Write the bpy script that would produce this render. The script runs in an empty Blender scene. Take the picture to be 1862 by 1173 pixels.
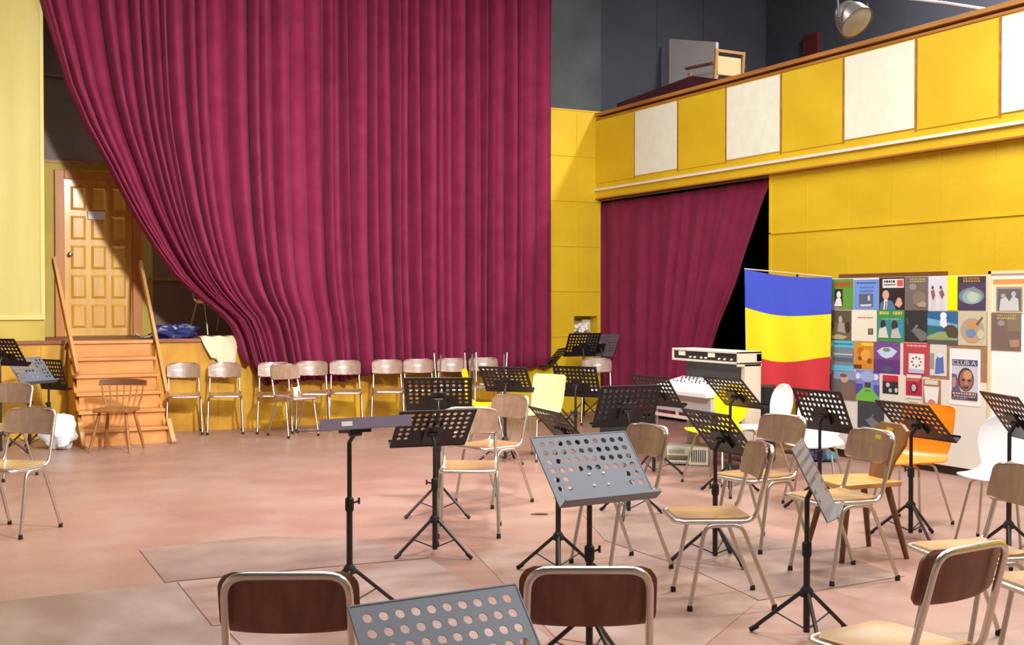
import bpy, bmesh, math, random
from mathutils import Vector, Matrix
R = math.radians
SC = bpy.context.scene
COL = SC.collection

# ------------------------------------------------------------------ camera, world, lamps, exposure
F, CX, CY, EYE = 2150.0, 931.0, 586.0, 1.51          # focal length and centre for a 1862 x 1173 frame
YAW, PITCH = R(27.4), math.atan(38 / 2150)
cam = bpy.data.cameras.new('camera')
cam.sensor_width, cam.lens = 36.0, 36.0 * F / 1862
cam.clip_start, cam.clip_end = 0.05, 100
camo = bpy.data.objects.new('camera', cam)
camo.location = (0, 0, EYE)
camo.rotation_euler = (R(90) - PITCH, 0, -YAW)
COL.objects.link(camo)
SC.camera = camo

w = bpy.data.worlds.new('world'); SC.world = w; w.use_nodes = True
w.node_tree.nodes['Background'].inputs[0].default_value = (0.75, 0.85, 1.0, 1)
w.node_tree.nodes['Background'].inputs[1].default_value = 0.10

SC.view_settings.view_transform = 'Standard'
SC.view_settings.look = 'None'
SC.view_settings.gamma = 1
SC.view_settings.exposure = 0.5

def area(name, loc, sx, sy, power, col=(.99, .985, .98), rot=(0, 0, 0)):
    l = bpy.data.lights.new(name, 'AREA'); l.shape = 'RECTANGLE'; l.size, l.size_y = sx, sy
    l.energy, l.color = power, col
    o = bpy.data.objects.new(name, l); o.location = loc; o.rotation_euler = rot
    COL.objects.link(o); return o
# rows of ceiling fittings over the hall
for i, (x, y, p) in enumerate(((4.6, 8.4, 130), (6.4, 5.3, 210), (5.9, 1.2, 150), (2.2, 3.2, 110), (1.6, 7.6, 80), (3.6, 10.4, 30), (6.9, 11.2, 18))):
    area('ceiling_lamp_light', (x, y, 5.7), 1.6, .5, p)
area('balcony_fill_light', (9.9, 8.5, 6.7), .3, 2.5, 330)  # added fill without a fitting, lifts the dark balcony
area('backstage_fill_light', (4.2, 14.75, 5.2), 1.2, .3, 26)  # added fill behind the curtain, softens the backstage shadows
# one strong floodlight hung over the right half of the hall: it throws the curtain's shadow on the backstage wall
fl_ = area('floodlight', (2.9, 4.6, 4.0), .4, .4, 190, (1, .97, .93), (R(78), 0, R(2)))
fl_.data.spread = R(110)

# projection helpers: turn a pixel of the photograph into a point of the hall
_F = Vector((math.sin(YAW) * math.cos(PITCH), math.cos(YAW) * math.cos(PITCH), -math.sin(PITCH)))
_R = Vector((math.cos(YAW), -math.sin(YAW), 0)); _U = _R.cross(_F)
def ray(x, y): return _F + _R * ((x - CX) / F) - _U * ((y - CY) / F)
def at_z(x, y, z=0.0): d = ray(x, y); return Vector((0, 0, EYE)) + d * ((z - EYE) / d.z)
def at_x(x, y, X): d = ray(x, y); return Vector((0, 0, EYE)) + d * (X / d.x)
def at_y(x, y, Y): d = ray(x, y); return Vector((0, 0, EYE)) + d * (Y / d.y)

# ------------------------------------------------------------------ materials
def lin(c):
    return tuple(((v / 255) / 12.92 if v / 255 <= .04045 else ((v / 255 + .055) / 1.055) ** 2.4) for v in c) + (1.0,)
MATS = {}
def mat(name, col, rough=.6, metal=0.0, col2=None, scale=(3, 3, 3), detail=4, bump=0.0, bscale=None, spec=.5, coat=0.0, sheen=0.0, lo=.35, hi=.65, trans=0.0):
    if name in MATS: return MATS[name]
    m = bpy.data.materials.new(name); m.use_nodes = True
    nt = m.node_tree; b = nt.nodes['Principled BSDF']
    b.inputs['Base Color'].default_value = lin(col)
    b.inputs['Roughness'].default_value = rough
    b.inputs['Metallic'].default_value = metal
    b.inputs['Specular IOR Level'].default_value = spec
    b.inputs['Coat Weight'].default_value = coat
    b.inputs['Coat Roughness'].default_value = .15
    b.inputs['Sheen Weight'].default_value = sheen
    if col2 or bump:
        tc = nt.nodes.new('ShaderNodeTexCoord')
        mp = nt.nodes.new('ShaderNodeMapping'); mp.inputs['Scale'].default_value = scale
        nt.links.new(tc.outputs['Object'], mp.inputs['Vector'])
        n = nt.nodes.new('ShaderNodeTexNoise'); n.inputs['Scale'].default_value = 1; n.inputs['Detail'].default_value = detail
        nt.links.new(mp.outputs['Vector'], n.inputs['Vector'])
        if col2:
            cr = nt.nodes.new('ShaderNodeValToRGB')
            cr.color_ramp.elements[0].position = lo; cr.color_ramp.elements[0].color = lin(col)
            cr.color_ramp.elements[1].position = hi; cr.color_ramp.elements[1].color = lin(col2)
            nt.links.new(n.outputs['Fac'], cr.inputs['Fac'])
            nt.links.new(cr.outputs['Color'], b.inputs['Base Color'])
        if bump:
            src = n
            if bscale:
                m2 = nt.nodes.new('ShaderNodeMapping'); m2.inputs['Scale'].default_value = bscale
                nt.links.new(tc.outputs['Object'], m2.inputs['Vector'])
                src = nt.nodes.new('ShaderNodeTexNoise'); src.inputs['Scale'].default_value = 1; src.inputs['Detail'].default_value = 2
                nt.links.new(m2.outputs['Vector'], src.inputs['Vector'])
            bp = nt.nodes.new('ShaderNodeBump'); bp.inputs['Strength'].default_value = bump; bp.inputs['Distance'].default_value = .01
            nt.links.new(src.outputs['Fac'], bp.inputs['Height']); nt.links.new(bp.outputs['Normal'], b.inputs['Normal'])
    MATS[name] = m
    return m
YELLOW = mat('yellow_panel', (216, 178, 20), .6, col2=(226, 190, 30), scale=(1.2, 1.2, 2.2), bump=.12, bscale=(60, 60, 60))
YELLOWB = mat('yellow_paint_stained', (176, 122, 22), .5, col2=(222, 170, 34), scale=(2.2, 2.2, 1.1), bump=.08, bscale=(30, 30, 30), lo=.3, hi=.6)
PALE = mat('pale_yellow_cloth', (198, 184, 108), .8, col2=(208, 194, 122), scale=(5, 5, .5), bump=.1, bscale=(80, 80, 80))
PALEG = mat('greenish_yellow_wall', (186, 166, 70), .7, col2=(200, 178, 84), scale=(2, 2, 2))
CREAMP = mat('cream_fabric_panel', (234, 236, 212), .85, col2=(240, 242, 222), scale=(8, 8, 8), bump=.15, bscale=(120, 120, 120))
OAK = mat('brown_rail_wood', (160, 104, 40), .5, col2=(186, 128, 56), scale=(12, 1.2, 12))
LEDGE = mat('stage_ledge_wood', (122, 66, 42), .55, col2=(146, 84, 54), scale=(1.2, 10, 10))
DARKW = mat('dark_blue_grey_wall', (58, 59, 68), .85, col2=(66, 68, 76), scale=(1, 1, 1))
DARKG = mat('dark_green_grey_wall', (66, 70, 72), .8, col2=(82, 88, 88), scale=(1.5, 1.5, 1.5))
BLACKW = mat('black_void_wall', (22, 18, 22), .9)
GREYW = mat('backstage_grey_wall', (128, 116, 108), .8, col2=(142, 128, 118), scale=(1.5, 1.5, 1.5))
BROWNW = mat('backstage_brown_board', (122, 98, 76), .7, col2=(136, 110, 86), scale=(2, 2, 2))
WHITEW = mat('off_white_plaster', (205, 200, 190), .9)
PINE = mat('varnished_pine', (226, 166, 62), .4, col2=(238, 186, 86), scale=(14, 14, 1.3), coat=.2)
PINEF = mat('orange_frame_wood', (190, 112, 38), .45, col2=(206, 130, 52), scale=(14, 14, 1.2))
STEPW = mat('step_pine', (190, 122, 54), .45, col2=(216, 152, 80), scale=(1.6, 9, 9), coat=.15)
KNOT = mat('rail_pine', (196, 138, 78), .5, col2=(216, 162, 100), scale=(8, 2, 2))
CURT = mat('wine_red_velvet', (126, 36, 68), .95, col2=(138, 43, 77), scale=(4, 4, 4), sheen=.04, spec=.15, bump=.05, bscale=(150, 150, 150))
CURT2 = mat('wine_red_cloth', (124, 36, 66), .95, col2=(134, 42, 72), scale=(4, 4, 4), sheen=.04, spec=.15)
CHROME = mat('chromed_tube', (226, 224, 220), .28, 1.0)
CHROMED = mat('dull_steel_tube', (204, 200, 192), .36, 1.0)
PLY = mat('varnished_beech_ply', (136, 106, 86), .3, col2=(152, 122, 100), scale=(30, 30, 2.2), coat=.35)
PLYD = mat('shaded_rear_ply', (116, 72, 58), .4, col2=(136, 88, 70), scale=(34, 34, 2.0), coat=.15)  # same chair ply, with the shade on rear faces put into the colour
SEATW = mat('worn_seat_ply', (152, 116, 84), .32, col2=(186, 146, 96), scale=(5, 2.2, 20), coat=.35)
RUB = mat('black_rubber', (28, 26, 26), .7)
BLK = mat('black_powder_coat', (30, 27, 29), .42, spec=.4)
BLKT = mat('black_stand_tube', (34, 30, 32), .38)
GREYD = mat('grey_blue_desk', (112, 117, 128), .42, spec=.5)  # grey base tones for some desks, here and below; other desks are black
PURD = mat('purple_grey_desk', (132, 122, 142), .45)
STEELG = mat('mid_grey_desk', (126, 122, 124), .38)
FLOORM = None
def plastic(n, c): return mat(n, c, .35, spec=.5, coat=.2)
YPL, CPL, WPL, OPL = plastic('yellow_plastic', (246, 214, 8)), plastic('cream_plastic', (246, 232, 160)), plastic('white_plastic', (244, 244, 242)), plastic('orange_plastic', (250, 136, 8))
DWOOD = mat('dark_stained_wood', (92, 56, 34), .5, col2=(116, 74, 44), scale=(10, 10, 1.5))
TAVERN = mat('tavern_seat_wood', (186, 136, 66), .4, col2=(204, 156, 84), scale=(3, 14, 14))

# ------------------------------------------------------------------ mesh helpers
def box(bm, lo, hi, mi=0):
    vs = [bm.verts.new((x, y, z)) for x in (lo[0], hi[0]) for y in (lo[1], hi[1]) for z in (lo[2], hi[2])]
    for q in ((0, 1, 3, 2), (4, 6, 7, 5), (0, 4, 5, 1), (2, 3, 7, 6), (0, 2, 6, 4), (1, 5, 7, 3)):
        f = bm.faces.new([vs[i] for i in q]); f.material_index = mi
    return vs
def beam(bm, a, b, wx, wz, up=(0, 0, 1)):
    a, b = Vector(a), Vector(b); d = (b - a).normalized(); s = d.cross(Vector(up)).normalized(); u = s.cross(d)
    vs = [bm.verts.new(p + s * sx * wx / 2 + u * sz * wz / 2) for p in (a, b) for sx in (-1, 1) for sz in (-1, 1)]
    for q in ((0, 1, 3, 2), (4, 6, 7, 5), (0, 4, 5, 1), (2, 3, 7, 6), (0, 2, 6, 4), (1, 5, 7, 3)): bm.faces.new([vs[i] for i in q])
def fillet(pts, r, n=5, closed=False):
    pts = [Vector(p) for p in pts]; out = []; N = len(pts)
    for i in range(N):
        if not closed and i in (0, N - 1): out.append(pts[i]); continue
        p, a, b = pts[i], pts[i - 1], pts[(i + 1) % N]
        rr = min(r, (a - p).length * .49, (b - p).length * .49)
        s, e = p + (a - p).normalized() * rr, p + (b - p).normalized() * rr
        for k in range(n + 1):
            t = k / n; out.append(s * (1 - t) ** 2 + p * 2 * t * (1 - t) + e * t * t)
    return out
def tube(bm, pts, r, seg=10, closed=False, caps=True):
    pts = [Vector(p) for p in pts]; N = len(pts); rad = r if isinstance(r, (list, tuple)) else [r] * N
    rings = []; nrm = None
    for i, p in enumerate(pts):
        if closed: t = (pts[(i + 1) % N] - pts[i - 1])
        else: t = pts[min(i + 1, N - 1)] - pts[max(i - 1, 0)]
        t.normalize()
        if nrm is None:
            nrm = t.orthogonal().normalized()
        else:
            nrm = (nrm - t * nrm.dot(t)); nrm.normalize()
        bn = t.cross(nrm)
        rings.append([bm.verts.new(p + (nrm * math.cos(2 * math.pi * k / seg) + bn * math.sin(2 * math.pi * k / seg)) * rad[i]) for k in range(seg)])
    M = N if closed else N - 1
    for i in range(M):
        a, b = rings[i], rings[(i + 1) % N]
        off = 0
        if closed and i == N - 1:
            off = min(range(seg), key=lambda o: (a[0].co - b[o].co).length)
        for k in range(seg):
            bm.faces.new((a[k], a[(k + 1) % seg], b[(k + 1 + off) % seg], b[(k + off) % seg]))
    if caps and not closed:
        bm.faces.new(rings[0][::-1]); bm.faces.new(rings[-1])
def lathe(bm, prof, c=(0, 0, 0), seg=24, axis='z', caps=True):
    c = Vector(c); rings = []
    for r, h in prof:
        ring = []
        for k in range(seg):
            a = 2 * math.pi * k / seg
            v = Vector((r * math.cos(a), r * math.sin(a), h))
            if axis == 'y': v = Vector((v.x, h, v.y))
            if axis == 'x': v = Vector((h, v.x, v.y))
            ring.append(bm.verts.new(c + v))
        rings.append(ring)
    for a, b in zip(rings, rings[1:]):
        for k in range(seg): bm.faces.new((a[k], a[(k + 1) % seg], b[(k + 1) % seg], b[k]))
    if caps:
        bm.faces.new(rings[0][::-1]); bm.faces.new(rings[-1])
def prism(bm, poly, lo, hi, axis=2, mi=0):
    def mk(p, h):
        q = list(p); q.insert(axis, h); return bm.verts.new(q)
    a = [mk(p, lo) for p in poly]; b = [mk(p, hi) for p in poly]
    fs = [bm.faces.new(a[::-1]), bm.faces.new(b)]
    n = len(poly)
    for i in range(n): fs.append(bm.faces.new((a[i], a[(i + 1) % n], b[(i + 1) % n], b[i])))
    for f in fs: f.material_index = mi
def grid(bm, f, nu, nv, mi=0):
    vs = [[bm.verts.new(f(i / nu, j / nv)) for j in range(nv + 1)] for i in range(nu + 1)]
    for i in range(nu):
        for j in range(nv):
            fc = bm.faces.new((vs[i][j], vs[i + 1][j], vs[i + 1][j + 1], vs[i][j + 1])); fc.material_index = mi
def slab(bm, f, nu, nv, th):
    """closed sheet of thickness th around the surface f(u,v)"""
    pts = [[Vector(f(i / nu, j / nv)) for j in range(nv + 1)] for i in range(nu + 1)]
    def nr(i, j):
        du = pts[min(i + 1, nu)][j] - pts[max(i - 1, 0)][j]; dv = pts[i][min(j + 1, nv)] - pts[i][max(j - 1, 0)]
        n = du.cross(dv); return n.normalized() if n.length > 1e-9 else Vector((0, 0, 1))
    A = [[bm.verts.new(pts[i][j] + nr(i, j) * th / 2) for j in range(nv + 1)] for i in range(nu + 1)]
    B = [[bm.verts.new(pts[i][j] - nr(i, j) * th / 2) for j in range(nv + 1)] for i in range(nu + 1)]
    for i in range(nu):
        for j in range(nv):
            bm.faces.new((A[i][j], A[i + 1][j], A[i + 1][j + 1], A[i][j + 1]))
            bm.faces.new((B[i][j], B[i][j + 1], B[i + 1][j + 1], B[i + 1][j]))
    for i in range(nu):
        bm.faces.new((A[i][0], B[i][0], B[i + 1][0], A[i + 1][0])); bm.faces.new((A[i][nv], A[i + 1][nv], B[i + 1][nv], B[i][nv]))
    for j in range(nv):
        bm.faces.new((A[0][j], A[0][j + 1], B[0][j + 1], B[0][j])); bm.faces.new((A[nu][j], B[nu][j], B[nu][j + 1], A[nu][j + 1]))
BM = bmesh.new
def obj(name, bm, m, parent=None, smooth=False, bevel=0.0):
    bmesh.ops.recalc_face_normals(bm, faces=bm.faces)
    me = bpy.data.meshes.new(name); bm.to_mesh(me); bm.free()
    for mm in (m if isinstance(m, (list, tuple)) else [m]): me.materials.append(mm)
    if smooth:
        for p in me.polygons: p.use_smooth = True
        me.set_sharp_from_angle(angle=R(40))
    o = bpy.data.objects.new(name, me); COL.objects.link(o)
    if parent: o.parent = parent
    if bevel:
        b = o.modifiers.new('bevel', 'BEVEL'); b.width = bevel; b.segments = 2; b.limit_method = 'ANGLE'
    return o
def tag(o, label, cat, group=None, kind=None):
    if label: o['label'] = label
    if cat: o['category'] = cat
    if group: o['group'] = group
    if kind: o['kind'] = kind
    return o
def thing(name, label, cat, loc=(0, 0, 0), rz=0.0, group=None):
    o = bpy.data.objects.new(name, None); o.empty_display_size = .1; COL.objects.link(o)
    o.location = loc; o.rotation_euler = (0, 0, rz)
    return tag(o, label, cat, group)
def struct(name, bm, m, parent=None, **k):
    o = obj(name, bm, m, parent, **k)
    if not parent: o['kind'] = 'structure'
    return o
def dup(root, loc, rot, label, group=None):
    r = root.copy(); COL.objects.link(r); r.location = loc; r.rotation_euler = rot if isinstance(rot, tuple) else (0, 0, rot)
    r['label'] = label
    if group: r['group'] = group
    for ch in list(root.children):
        c = ch.copy(); COL.objects.link(c); c.parent = r
        for g in list(ch.children):
            d = g.copy(); COL.objects.link(d); d.parent = c
    return r

# ------------------------------------------------------------------ the hall
XW, YS, ZST = 8.62, 13.97, 1.08         # right wall, stage front, stage height
XL, YB, ZC = -4.5, -5.5, 7.0

def floor_material():
    m = bpy.data.materials.new('red_brown_floor_paint'); m.use_nodes = True; nt = m.node_tree; b = nt.nodes['Principled BSDF']
    tc = nt.nodes.new('ShaderNodeTexCoord')
    def noise(scale, det=5):
        n = nt.nodes.new('ShaderNodeTexNoise'); n.inputs['Scale'].default_value = scale; n.inputs['Detail'].default_value = det
        nt.links.new(tc.outputs['Object'], n.inputs['Vector']); return n
    def ramp(src, p0, c0, p1, c1):
        r = nt.nodes.new('ShaderNodeValToRGB'); r.color_ramp.elements[0].position = p0; r.color_ramp.elements[1].position = p1
        r.color_ramp.elements[0].color = c0; r.color_ramp.elements[1].color = c1; nt.links.new(src, r.inputs['Fac']); return r
    a = ramp(noise(.9).outputs['Fac'], .3, lin((152, 112, 98)), .7, lin((168, 132, 118)))
    g = ramp(noise(1.7, 8).outputs['Fac'], .46, (0, 0, 0, 1), .64, (1, 1, 1, 1))
    mx = nt.nodes.new('ShaderNodeMixRGB'); mx.inputs[2].default_value = lin((176, 150, 138))
    ml = nt.nodes.new('ShaderNodeMath'); ml.operation = 'MULTIPLY'; ml.inputs[1].default_value = .34
    nt.links.new(g.outputs['Color'], ml.inputs[0]); nt.links.new(ml.outputs[0], mx.inputs[0])
    nt.links.new(a.outputs['Color'], mx.inputs[1]); nt.links.new(mx.outputs[0], b.inputs['Base Color'])
    rr = ramp(noise(2.5).outputs['Fac'], .3, (.30, .30, .30, 1), .7, (.46, .46, .46, 1)); nt.links.new(rr.outputs['Color'], b.inputs['Roughness'])
    bp = nt.nodes.new('ShaderNodeBump'); bp.inputs['Strength'].default_value = .06; bp.inputs['Distance'].default_value = .01
    nt.links.new(noise(14, 3).outputs['Fac'], bp.inputs['Height']); nt.links.new(bp.outputs['Normal'], b.inputs['Normal'])
    return m
bm = BM(); box(bm, (XL, YB, -.12), (11.5, 16, 0)); struct('floor', bm, floor_material())
def sheet(pix, m, th):
    bm = BM(); prism(bm, [tuple(at_z(x, y)[:2]) for x, y in pix], 0.0002, th); return struct('floor_sheet', bm, m)
SH1 = mat('grey_hardboard_sheet', (138, 112, 102), .45, col2=(156, 130, 118), scale=(3, 3, 3), detail=7)
SH2 = mat('scuffed_grey_sheet', (140, 114, 102), .45, col2=(172, 150, 138), scale=(2.4, 1.2, 2.4), detail=9)
SH3 = mat('worn_pink_floor_sheet', (150, 116, 102), .45, col2=(176, 152, 142), scale=(2, 3, 2), detail=9)
SH4 = mat('orange_brown_sheet', (146, 108, 90), .45, col2=(168, 140, 128), scale=(2, 3, 2), detail=9)
sheet([(253, 1000), (301, 1060), (321, 1057), (600, 1031), (780, 1015), (690, 985), (536, 977), (476, 976)], SH1, .005)
sheet([(-160, 1110), (0, 1094), (301, 1061), (320, 1059), (383, 1139), (402, 1138), (500, 1260), (-260, 1260)], SH2, .003)
sheet([(323, 1059), (602, 1033), (782, 1017), (1000, 1160), (960, 1300), (520, 1260), (404, 1137), (386, 1138)], SH3, .004)
sheet([(1100, 983), (1060, 937), (1170, 903), (1330, 957), (1645, 1048), (1380, 1092), (1260, 1036)], SH1, .004)
sheet([(850, 992), (1098, 986), (1258, 1038), (1378, 1094), (1250, 1200), (1010, 1160)], SH4, .003)

# right wall below the balcony, with a tall opening next to the stage
YO = 10.39
bm = BM()
box(bm, (XW, YB, 0), (XW + .2, YO, 2.98)); box(bm, (XW, YO, 2.92), (XW + .2, YS, 2.98))
for k in range(0, 27):
    y = YO - .611 * k
    if k: box(bm, (XW - .004, y - .006, 0), (XW + .01, y + .006, 2.92))
for z in (1.03, 1.648, 2.266): box(bm, (XW - .012, YB, z - .008), (XW + .01, YO, z + .008))
box(bm, (XW - .012, YO - .03, 0), (XW + .01, YO, 2.93))
struct('wall_right', bm, YELLOW)
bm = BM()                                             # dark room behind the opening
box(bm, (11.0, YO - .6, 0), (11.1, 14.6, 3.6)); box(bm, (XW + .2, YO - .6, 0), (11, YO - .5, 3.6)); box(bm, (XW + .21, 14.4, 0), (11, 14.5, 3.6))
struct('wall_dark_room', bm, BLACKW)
# balcony front
XB = XW - .07
bm = BM(); box(bm, (XB, YB, 2.93), (XW + .15, YS - .005, 4.02)); wb = struct('wall_balcony', bm, YELLOW)
for k in range(0, 20):
    y1 = YS - .963 * k; y0 = y1 - .963
    if y0 < 5.0: break
    bm = BM()
    if k % 2: 
        box(bm, (XB - .016, y0 + .02, 3.15), (XB + .005, y1 - .02, 3.985)); obj('cream_panel', bm, CREAMP, wb, bevel=.004)
    else:
        box(bm, (XB - .010, y0 + .02, 3.13), (XB + .005, y1 - .02, 3.985)); obj('yellow_panel', bm, YELLOW, wb, bevel=.003)
bm = BM()
for k in range(1, 10):
    y = YS - .963 * k; box(bm, (XB - .012, y - .008, 3.12), (XB + .004, y + .008, 4.0))
obj('panel_batten', bm, OAK, wb)
bm = BM(); box(bm, (XB - .035, YB, 4.055), (XW + .2, YS - .01, 4.10)); box(bm, (XB - .012, YB, 4.0), (XB + .01, YS - .01, 4.03)); obj('hand_rail', bm, OAK, wb, bevel=.004)
bm = BM(); box(bm, (XB - .03, YB, 3.03), (XB + .01, YS - .01, 3.058)); obj('white_strip', bm, mat('white_painted_metal', (236, 232, 222), .35), wb)
bm = BM(); box(bm, (XB - .02, YB, 2.915), (XW + .02, YS - .01, 2.932)); obj('lower_trim', bm, OAK, wb)
# balcony floor and dark walls above
bm = BM(); box(bm, (XW + .15, YB, 3.62), (11.5, 16, 3.74)); struct('floor_balcony', bm, DARKW)
bm = BM(); box(bm, (11.5, YB, 3.0), (11.7, 16, ZC)); struct('wall_right_upper', bm, DARKW)
bm = BM(); box(bm, (8.62, YS, 4.10), (11.5, YS + .2, ZC))
box(bm, (9.55, YS - .012, 4.1), (9.57, YS + .01, ZC)); box(bm, (10.35, YS - .012, 4.1), (10.37, YS + .01, ZC))
struct('wall_back_upper', bm, DARKW)
bm = BM(); box(bm, (7.2, YS, 4.13), (8.62, YS + .2, ZC)); struct('wall_back', bm, DARKG)
# yellow panelled pier right of the stage, with a niche
bm = BM()
nx0, nx1, nz0, nz1 = 8.20, 8.57, 1.06, 1.31
box(bm, (7.2, YS, 0), (nx0, YS + .25, 4.13)); box(bm, (nx0, YS, 0), (XW, YS + .25, nz0)); box(bm, (nx0, YS, nz1), (XW, YS + .25, 4.13)); box(bm, (nx1, YS, nz0), (XW, YS + .25, nz1))
for z in (1.04, 1.655, 2.27, 2.885, 3.50, 4.12): box(bm, (7.2, YS - .01, z - .009), (XW, YS + .01, z + .009))
for x in (7.64, 8.245, 8.61): box(bm, (x - .008, YS - .008, 1.32 if x > 8 and x < 8.5 else 0), (x + .008, YS + .01, 4.13))
wp = struct('wall_pier_right', bm, YELLOW)
bm = BM(); box(bm, (nx0, YS + .24, nz0), (nx1, YS + .30, nz1)); obj('niche_back', bm, mat('niche_cream', (206, 186, 132), .7), wp)
# stage: face, ledge, floor
bm = BM()
box(bm, (XL, YS, 0), (7.2, YS + .15, ZST - .04))
for x in (-.4, .5, 1.4, 2.62, 3.35, 4.2, 5.05, 5.9, 6.75): box(bm, (x - .01, YS - .008, 0), (x + .01, YS + .01, ZST - .04))
box(bm, (XL, YS - .02, 0), (7.2, YS + .01, .07))
struct('wall_stage_front', bm, YELLOWB)
bm = BM(); box(bm, (XL, YS - .03, ZST - .04), (7.2, 15.6, ZST)); struct('floor_stage', bm, LEDGE)
# pale yellow pier on the left
bm = BM(); box(bm, (XL, YS + .01, ZST), (1.43, YS + .2, ZC)); wl = struct('wall_pier_left', bm, PALEG)
bm = BM()
def pf(u, v):
    x = XL + (1.40 - XL) * u
    return (x, YS - .005 - .006 * math.sin(x * 9.0) - .004 * math.sin(x * 23 + 1), 1.36 + 5.5 * v)
grid(bm, pf, 120, 4); obj('pale_panel', bm, PALE, wl, smooth=True)
bm = BM(); box(bm, (XL, YS - .02, 1.31), (1.42, YS + .012, 1.36)); box(bm, (1.39, YS - .015, 1.31), (1.43, YS + .012, ZC)); obj('panel_frame', bm, mat('pale_frame', (214, 198, 120), .6), wl)
# backstage wall
YD = 15.4
bm = BM(); box(bm, (-1, YD, ZST), (8.6, YD + .2, ZC)); ws = struct('wall_backstage', bm, GREYW)
bm = BM(); box(bm, (-1, YD - .012, ZST), (2.86, YD + .01, 3.22)); obj('yellow_dado', bm, PALEG, ws)
bm = BM(); box(bm, (-1, YD - .03, 3.20), (3.2, YD + .01, 3.235)); obj('dado_rail', bm, OAK, ws)
bm = BM(); box(bm, (2.86, YD - .02, ZST), (5.2, YD + .01, 2.3)); obj('brown_board', bm, BROWNW, ws)
bm = BM(); box(bm, (2.80, YD - .03, 1.78), (5.2, YD + .01, 1.81)); obj('board_rail', bm, mat('tan_rail', (168, 126, 86), .6), ws)
bm = BM(); box(bm, (-1, YD - .02, 4.25), (3.6, YD + .01, 4.28)); obj('upper_rail', bm, mat('grey_rail', (150, 142, 138), .6), ws)
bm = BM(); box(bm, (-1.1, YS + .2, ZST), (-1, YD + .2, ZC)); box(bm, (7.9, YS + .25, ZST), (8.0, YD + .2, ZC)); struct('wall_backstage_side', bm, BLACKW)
# unseen rest of the room
bm = BM(); box(bm, (XL - .2, YB, 0), (XL, 16, ZC)); struct('wall_left', bm, WHITEW)
bm = BM(); box(bm, (XL, YB - .2, 0), (11.7, YB, ZC)); struct('wall_front', bm, WHITEW)
bm = BM(); box(bm, (XL, YB, ZC), (11.7, 16, ZC + .15)); struct('ceiling', bm, mat('ceiling_grey', (120, 118, 116), .9))

# ------------------------------------------------------------------ door at the top of the steps
dx0, dx1, dz1 = 1.69, 2.71, 3.12
door = thing('door', 'varnished pine panelled door with orange frame at top of wooden steps', None, (0, 0, 0)); del door['label']
door.name = 'door_1'; door['kind'] = 'structure'
bm = BM(); fy = YD - .07
box(bm, (dx0, fy, ZST), (dx0 + .11, YD + .02, dz1)); box(bm, (dx1 - .11, fy, ZST), (dx1, YD + .02, dz1)); box(bm, (dx0 + .11, fy, dz1 - .11), (dx1 - .11, YD + .02, dz1))
obj('door_frame', bm, PINEF, door, bevel=.006)
bm = BM(); lx0, lx1, lz1 = dx0 + .11, dx1 - .11, dz1 - .11
box(bm, (lx0, YD - .03, ZST + .01), (lx1, YD, lz1))
cols, rows = 3, 5; cw, rh = (lx1 - lx0 - .09) / cols, (lz1 - ZST - .12) / rows
for i in range(cols):
    for j in range(rows):
        x0 = lx0 + .045 + cw * i + .03; x1 = x0 + cw - .06; z0 = ZST + .07 + rh * j + .035; z1 = z0 + rh - .07
        yb = YD - .031
        o4 = [bm.verts.new(p) for p in ((x0, yb, z0), (x1, yb, z0), (x1, yb, z1), (x0, yb, z1))]
        i4 = [bm.verts.new(p) for p in ((x0 + .03, yb - .022, z0 + .03), (x1 - .03, yb - .022, z0 + .03), (x1 - .03, yb - .022, z1 - .03), (x0 + .03, yb - .022, z1 - .03))]
        for k in range(4): bm.faces.new((o4[k], o4[(k + 1) % 4], i4[(k + 1) % 4], i4[k]))
        bm.faces.new(i4)
leaf = obj('door_leaf', bm, PINE, door)
bm = BM(); lathe(bm, [(.012, 0), (.012, -.05), (.028, -.055), (.028, -.08), (.015, -.09)], (lx0 + .06, YD - .03, 2.09), 16, 'y'); obj('door_knob', bm, CHROMED, leaf, smooth=True)
p = at_y(160, 391, YD - .06); q = at_y(191, 391, YD - .06)
bm = BM(); box(bm, (p.x, YD - .066, p.z - .05), (q.x, YD - .05, p.z + .05)); obj('white_plate', bm, mat('white_enamel_plate', (232, 230, 224), .4), leaf, bevel=.004)

# ------------------------------------------------------------------ curtains
def interp(t, xs):
    if t <= xs[0][0]: return xs[0][1]
    for (a, b), (c, d) in zip(xs, xs[1:]):
        if t <= c: return b + (d - b) * (t - a) / (c - a)
    return xs[-1][1]
YC = 13.82
edge = sorted((at_y(x, y, YC).z, at_y(x, y, YC).x) for x, y in ((75, 0), (98, 75), (120, 150), (156, 230), (196, 300), (222, 350), (250, 400), (282, 450), (316, 497), (350, 530), (384, 556), (414, 578), (432, 610), (440, 640), (450, 672), (466, 700)))
edge.append((6.8, 1.1))
bot = sorted((at_y(x, y, YC).x, at_y(x, y, YC).z) for x, y in ((440, 660), (455, 690), (470, 702), (520, 694), (600, 690), (655, 693), (700, 676), (800, 674), (900, 672), (995, 668)))
XR, ZT = 7.79, 6.75
def hsh(i): return (math.sin(i * 127.1) * 43758.5453) % 1.0
pos = [0.0]
i = 0
while pos[-1] < 1: pos.append(pos[-1] + .011 + .030 * hsh(i) ** 1.3); i += 1       # uneven pleats
def fold(u):
    for k in range(len(pos) - 1):
        if u <= pos[k + 1]:
            t = (u - pos[k]) / (pos[k + 1] - pos[k]); return (.5 - .5 * math.cos(2 * math.pi * t)) ** .5 * (.25 + .78 * hsh(k + 50)), k
    return 0, 0
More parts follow.
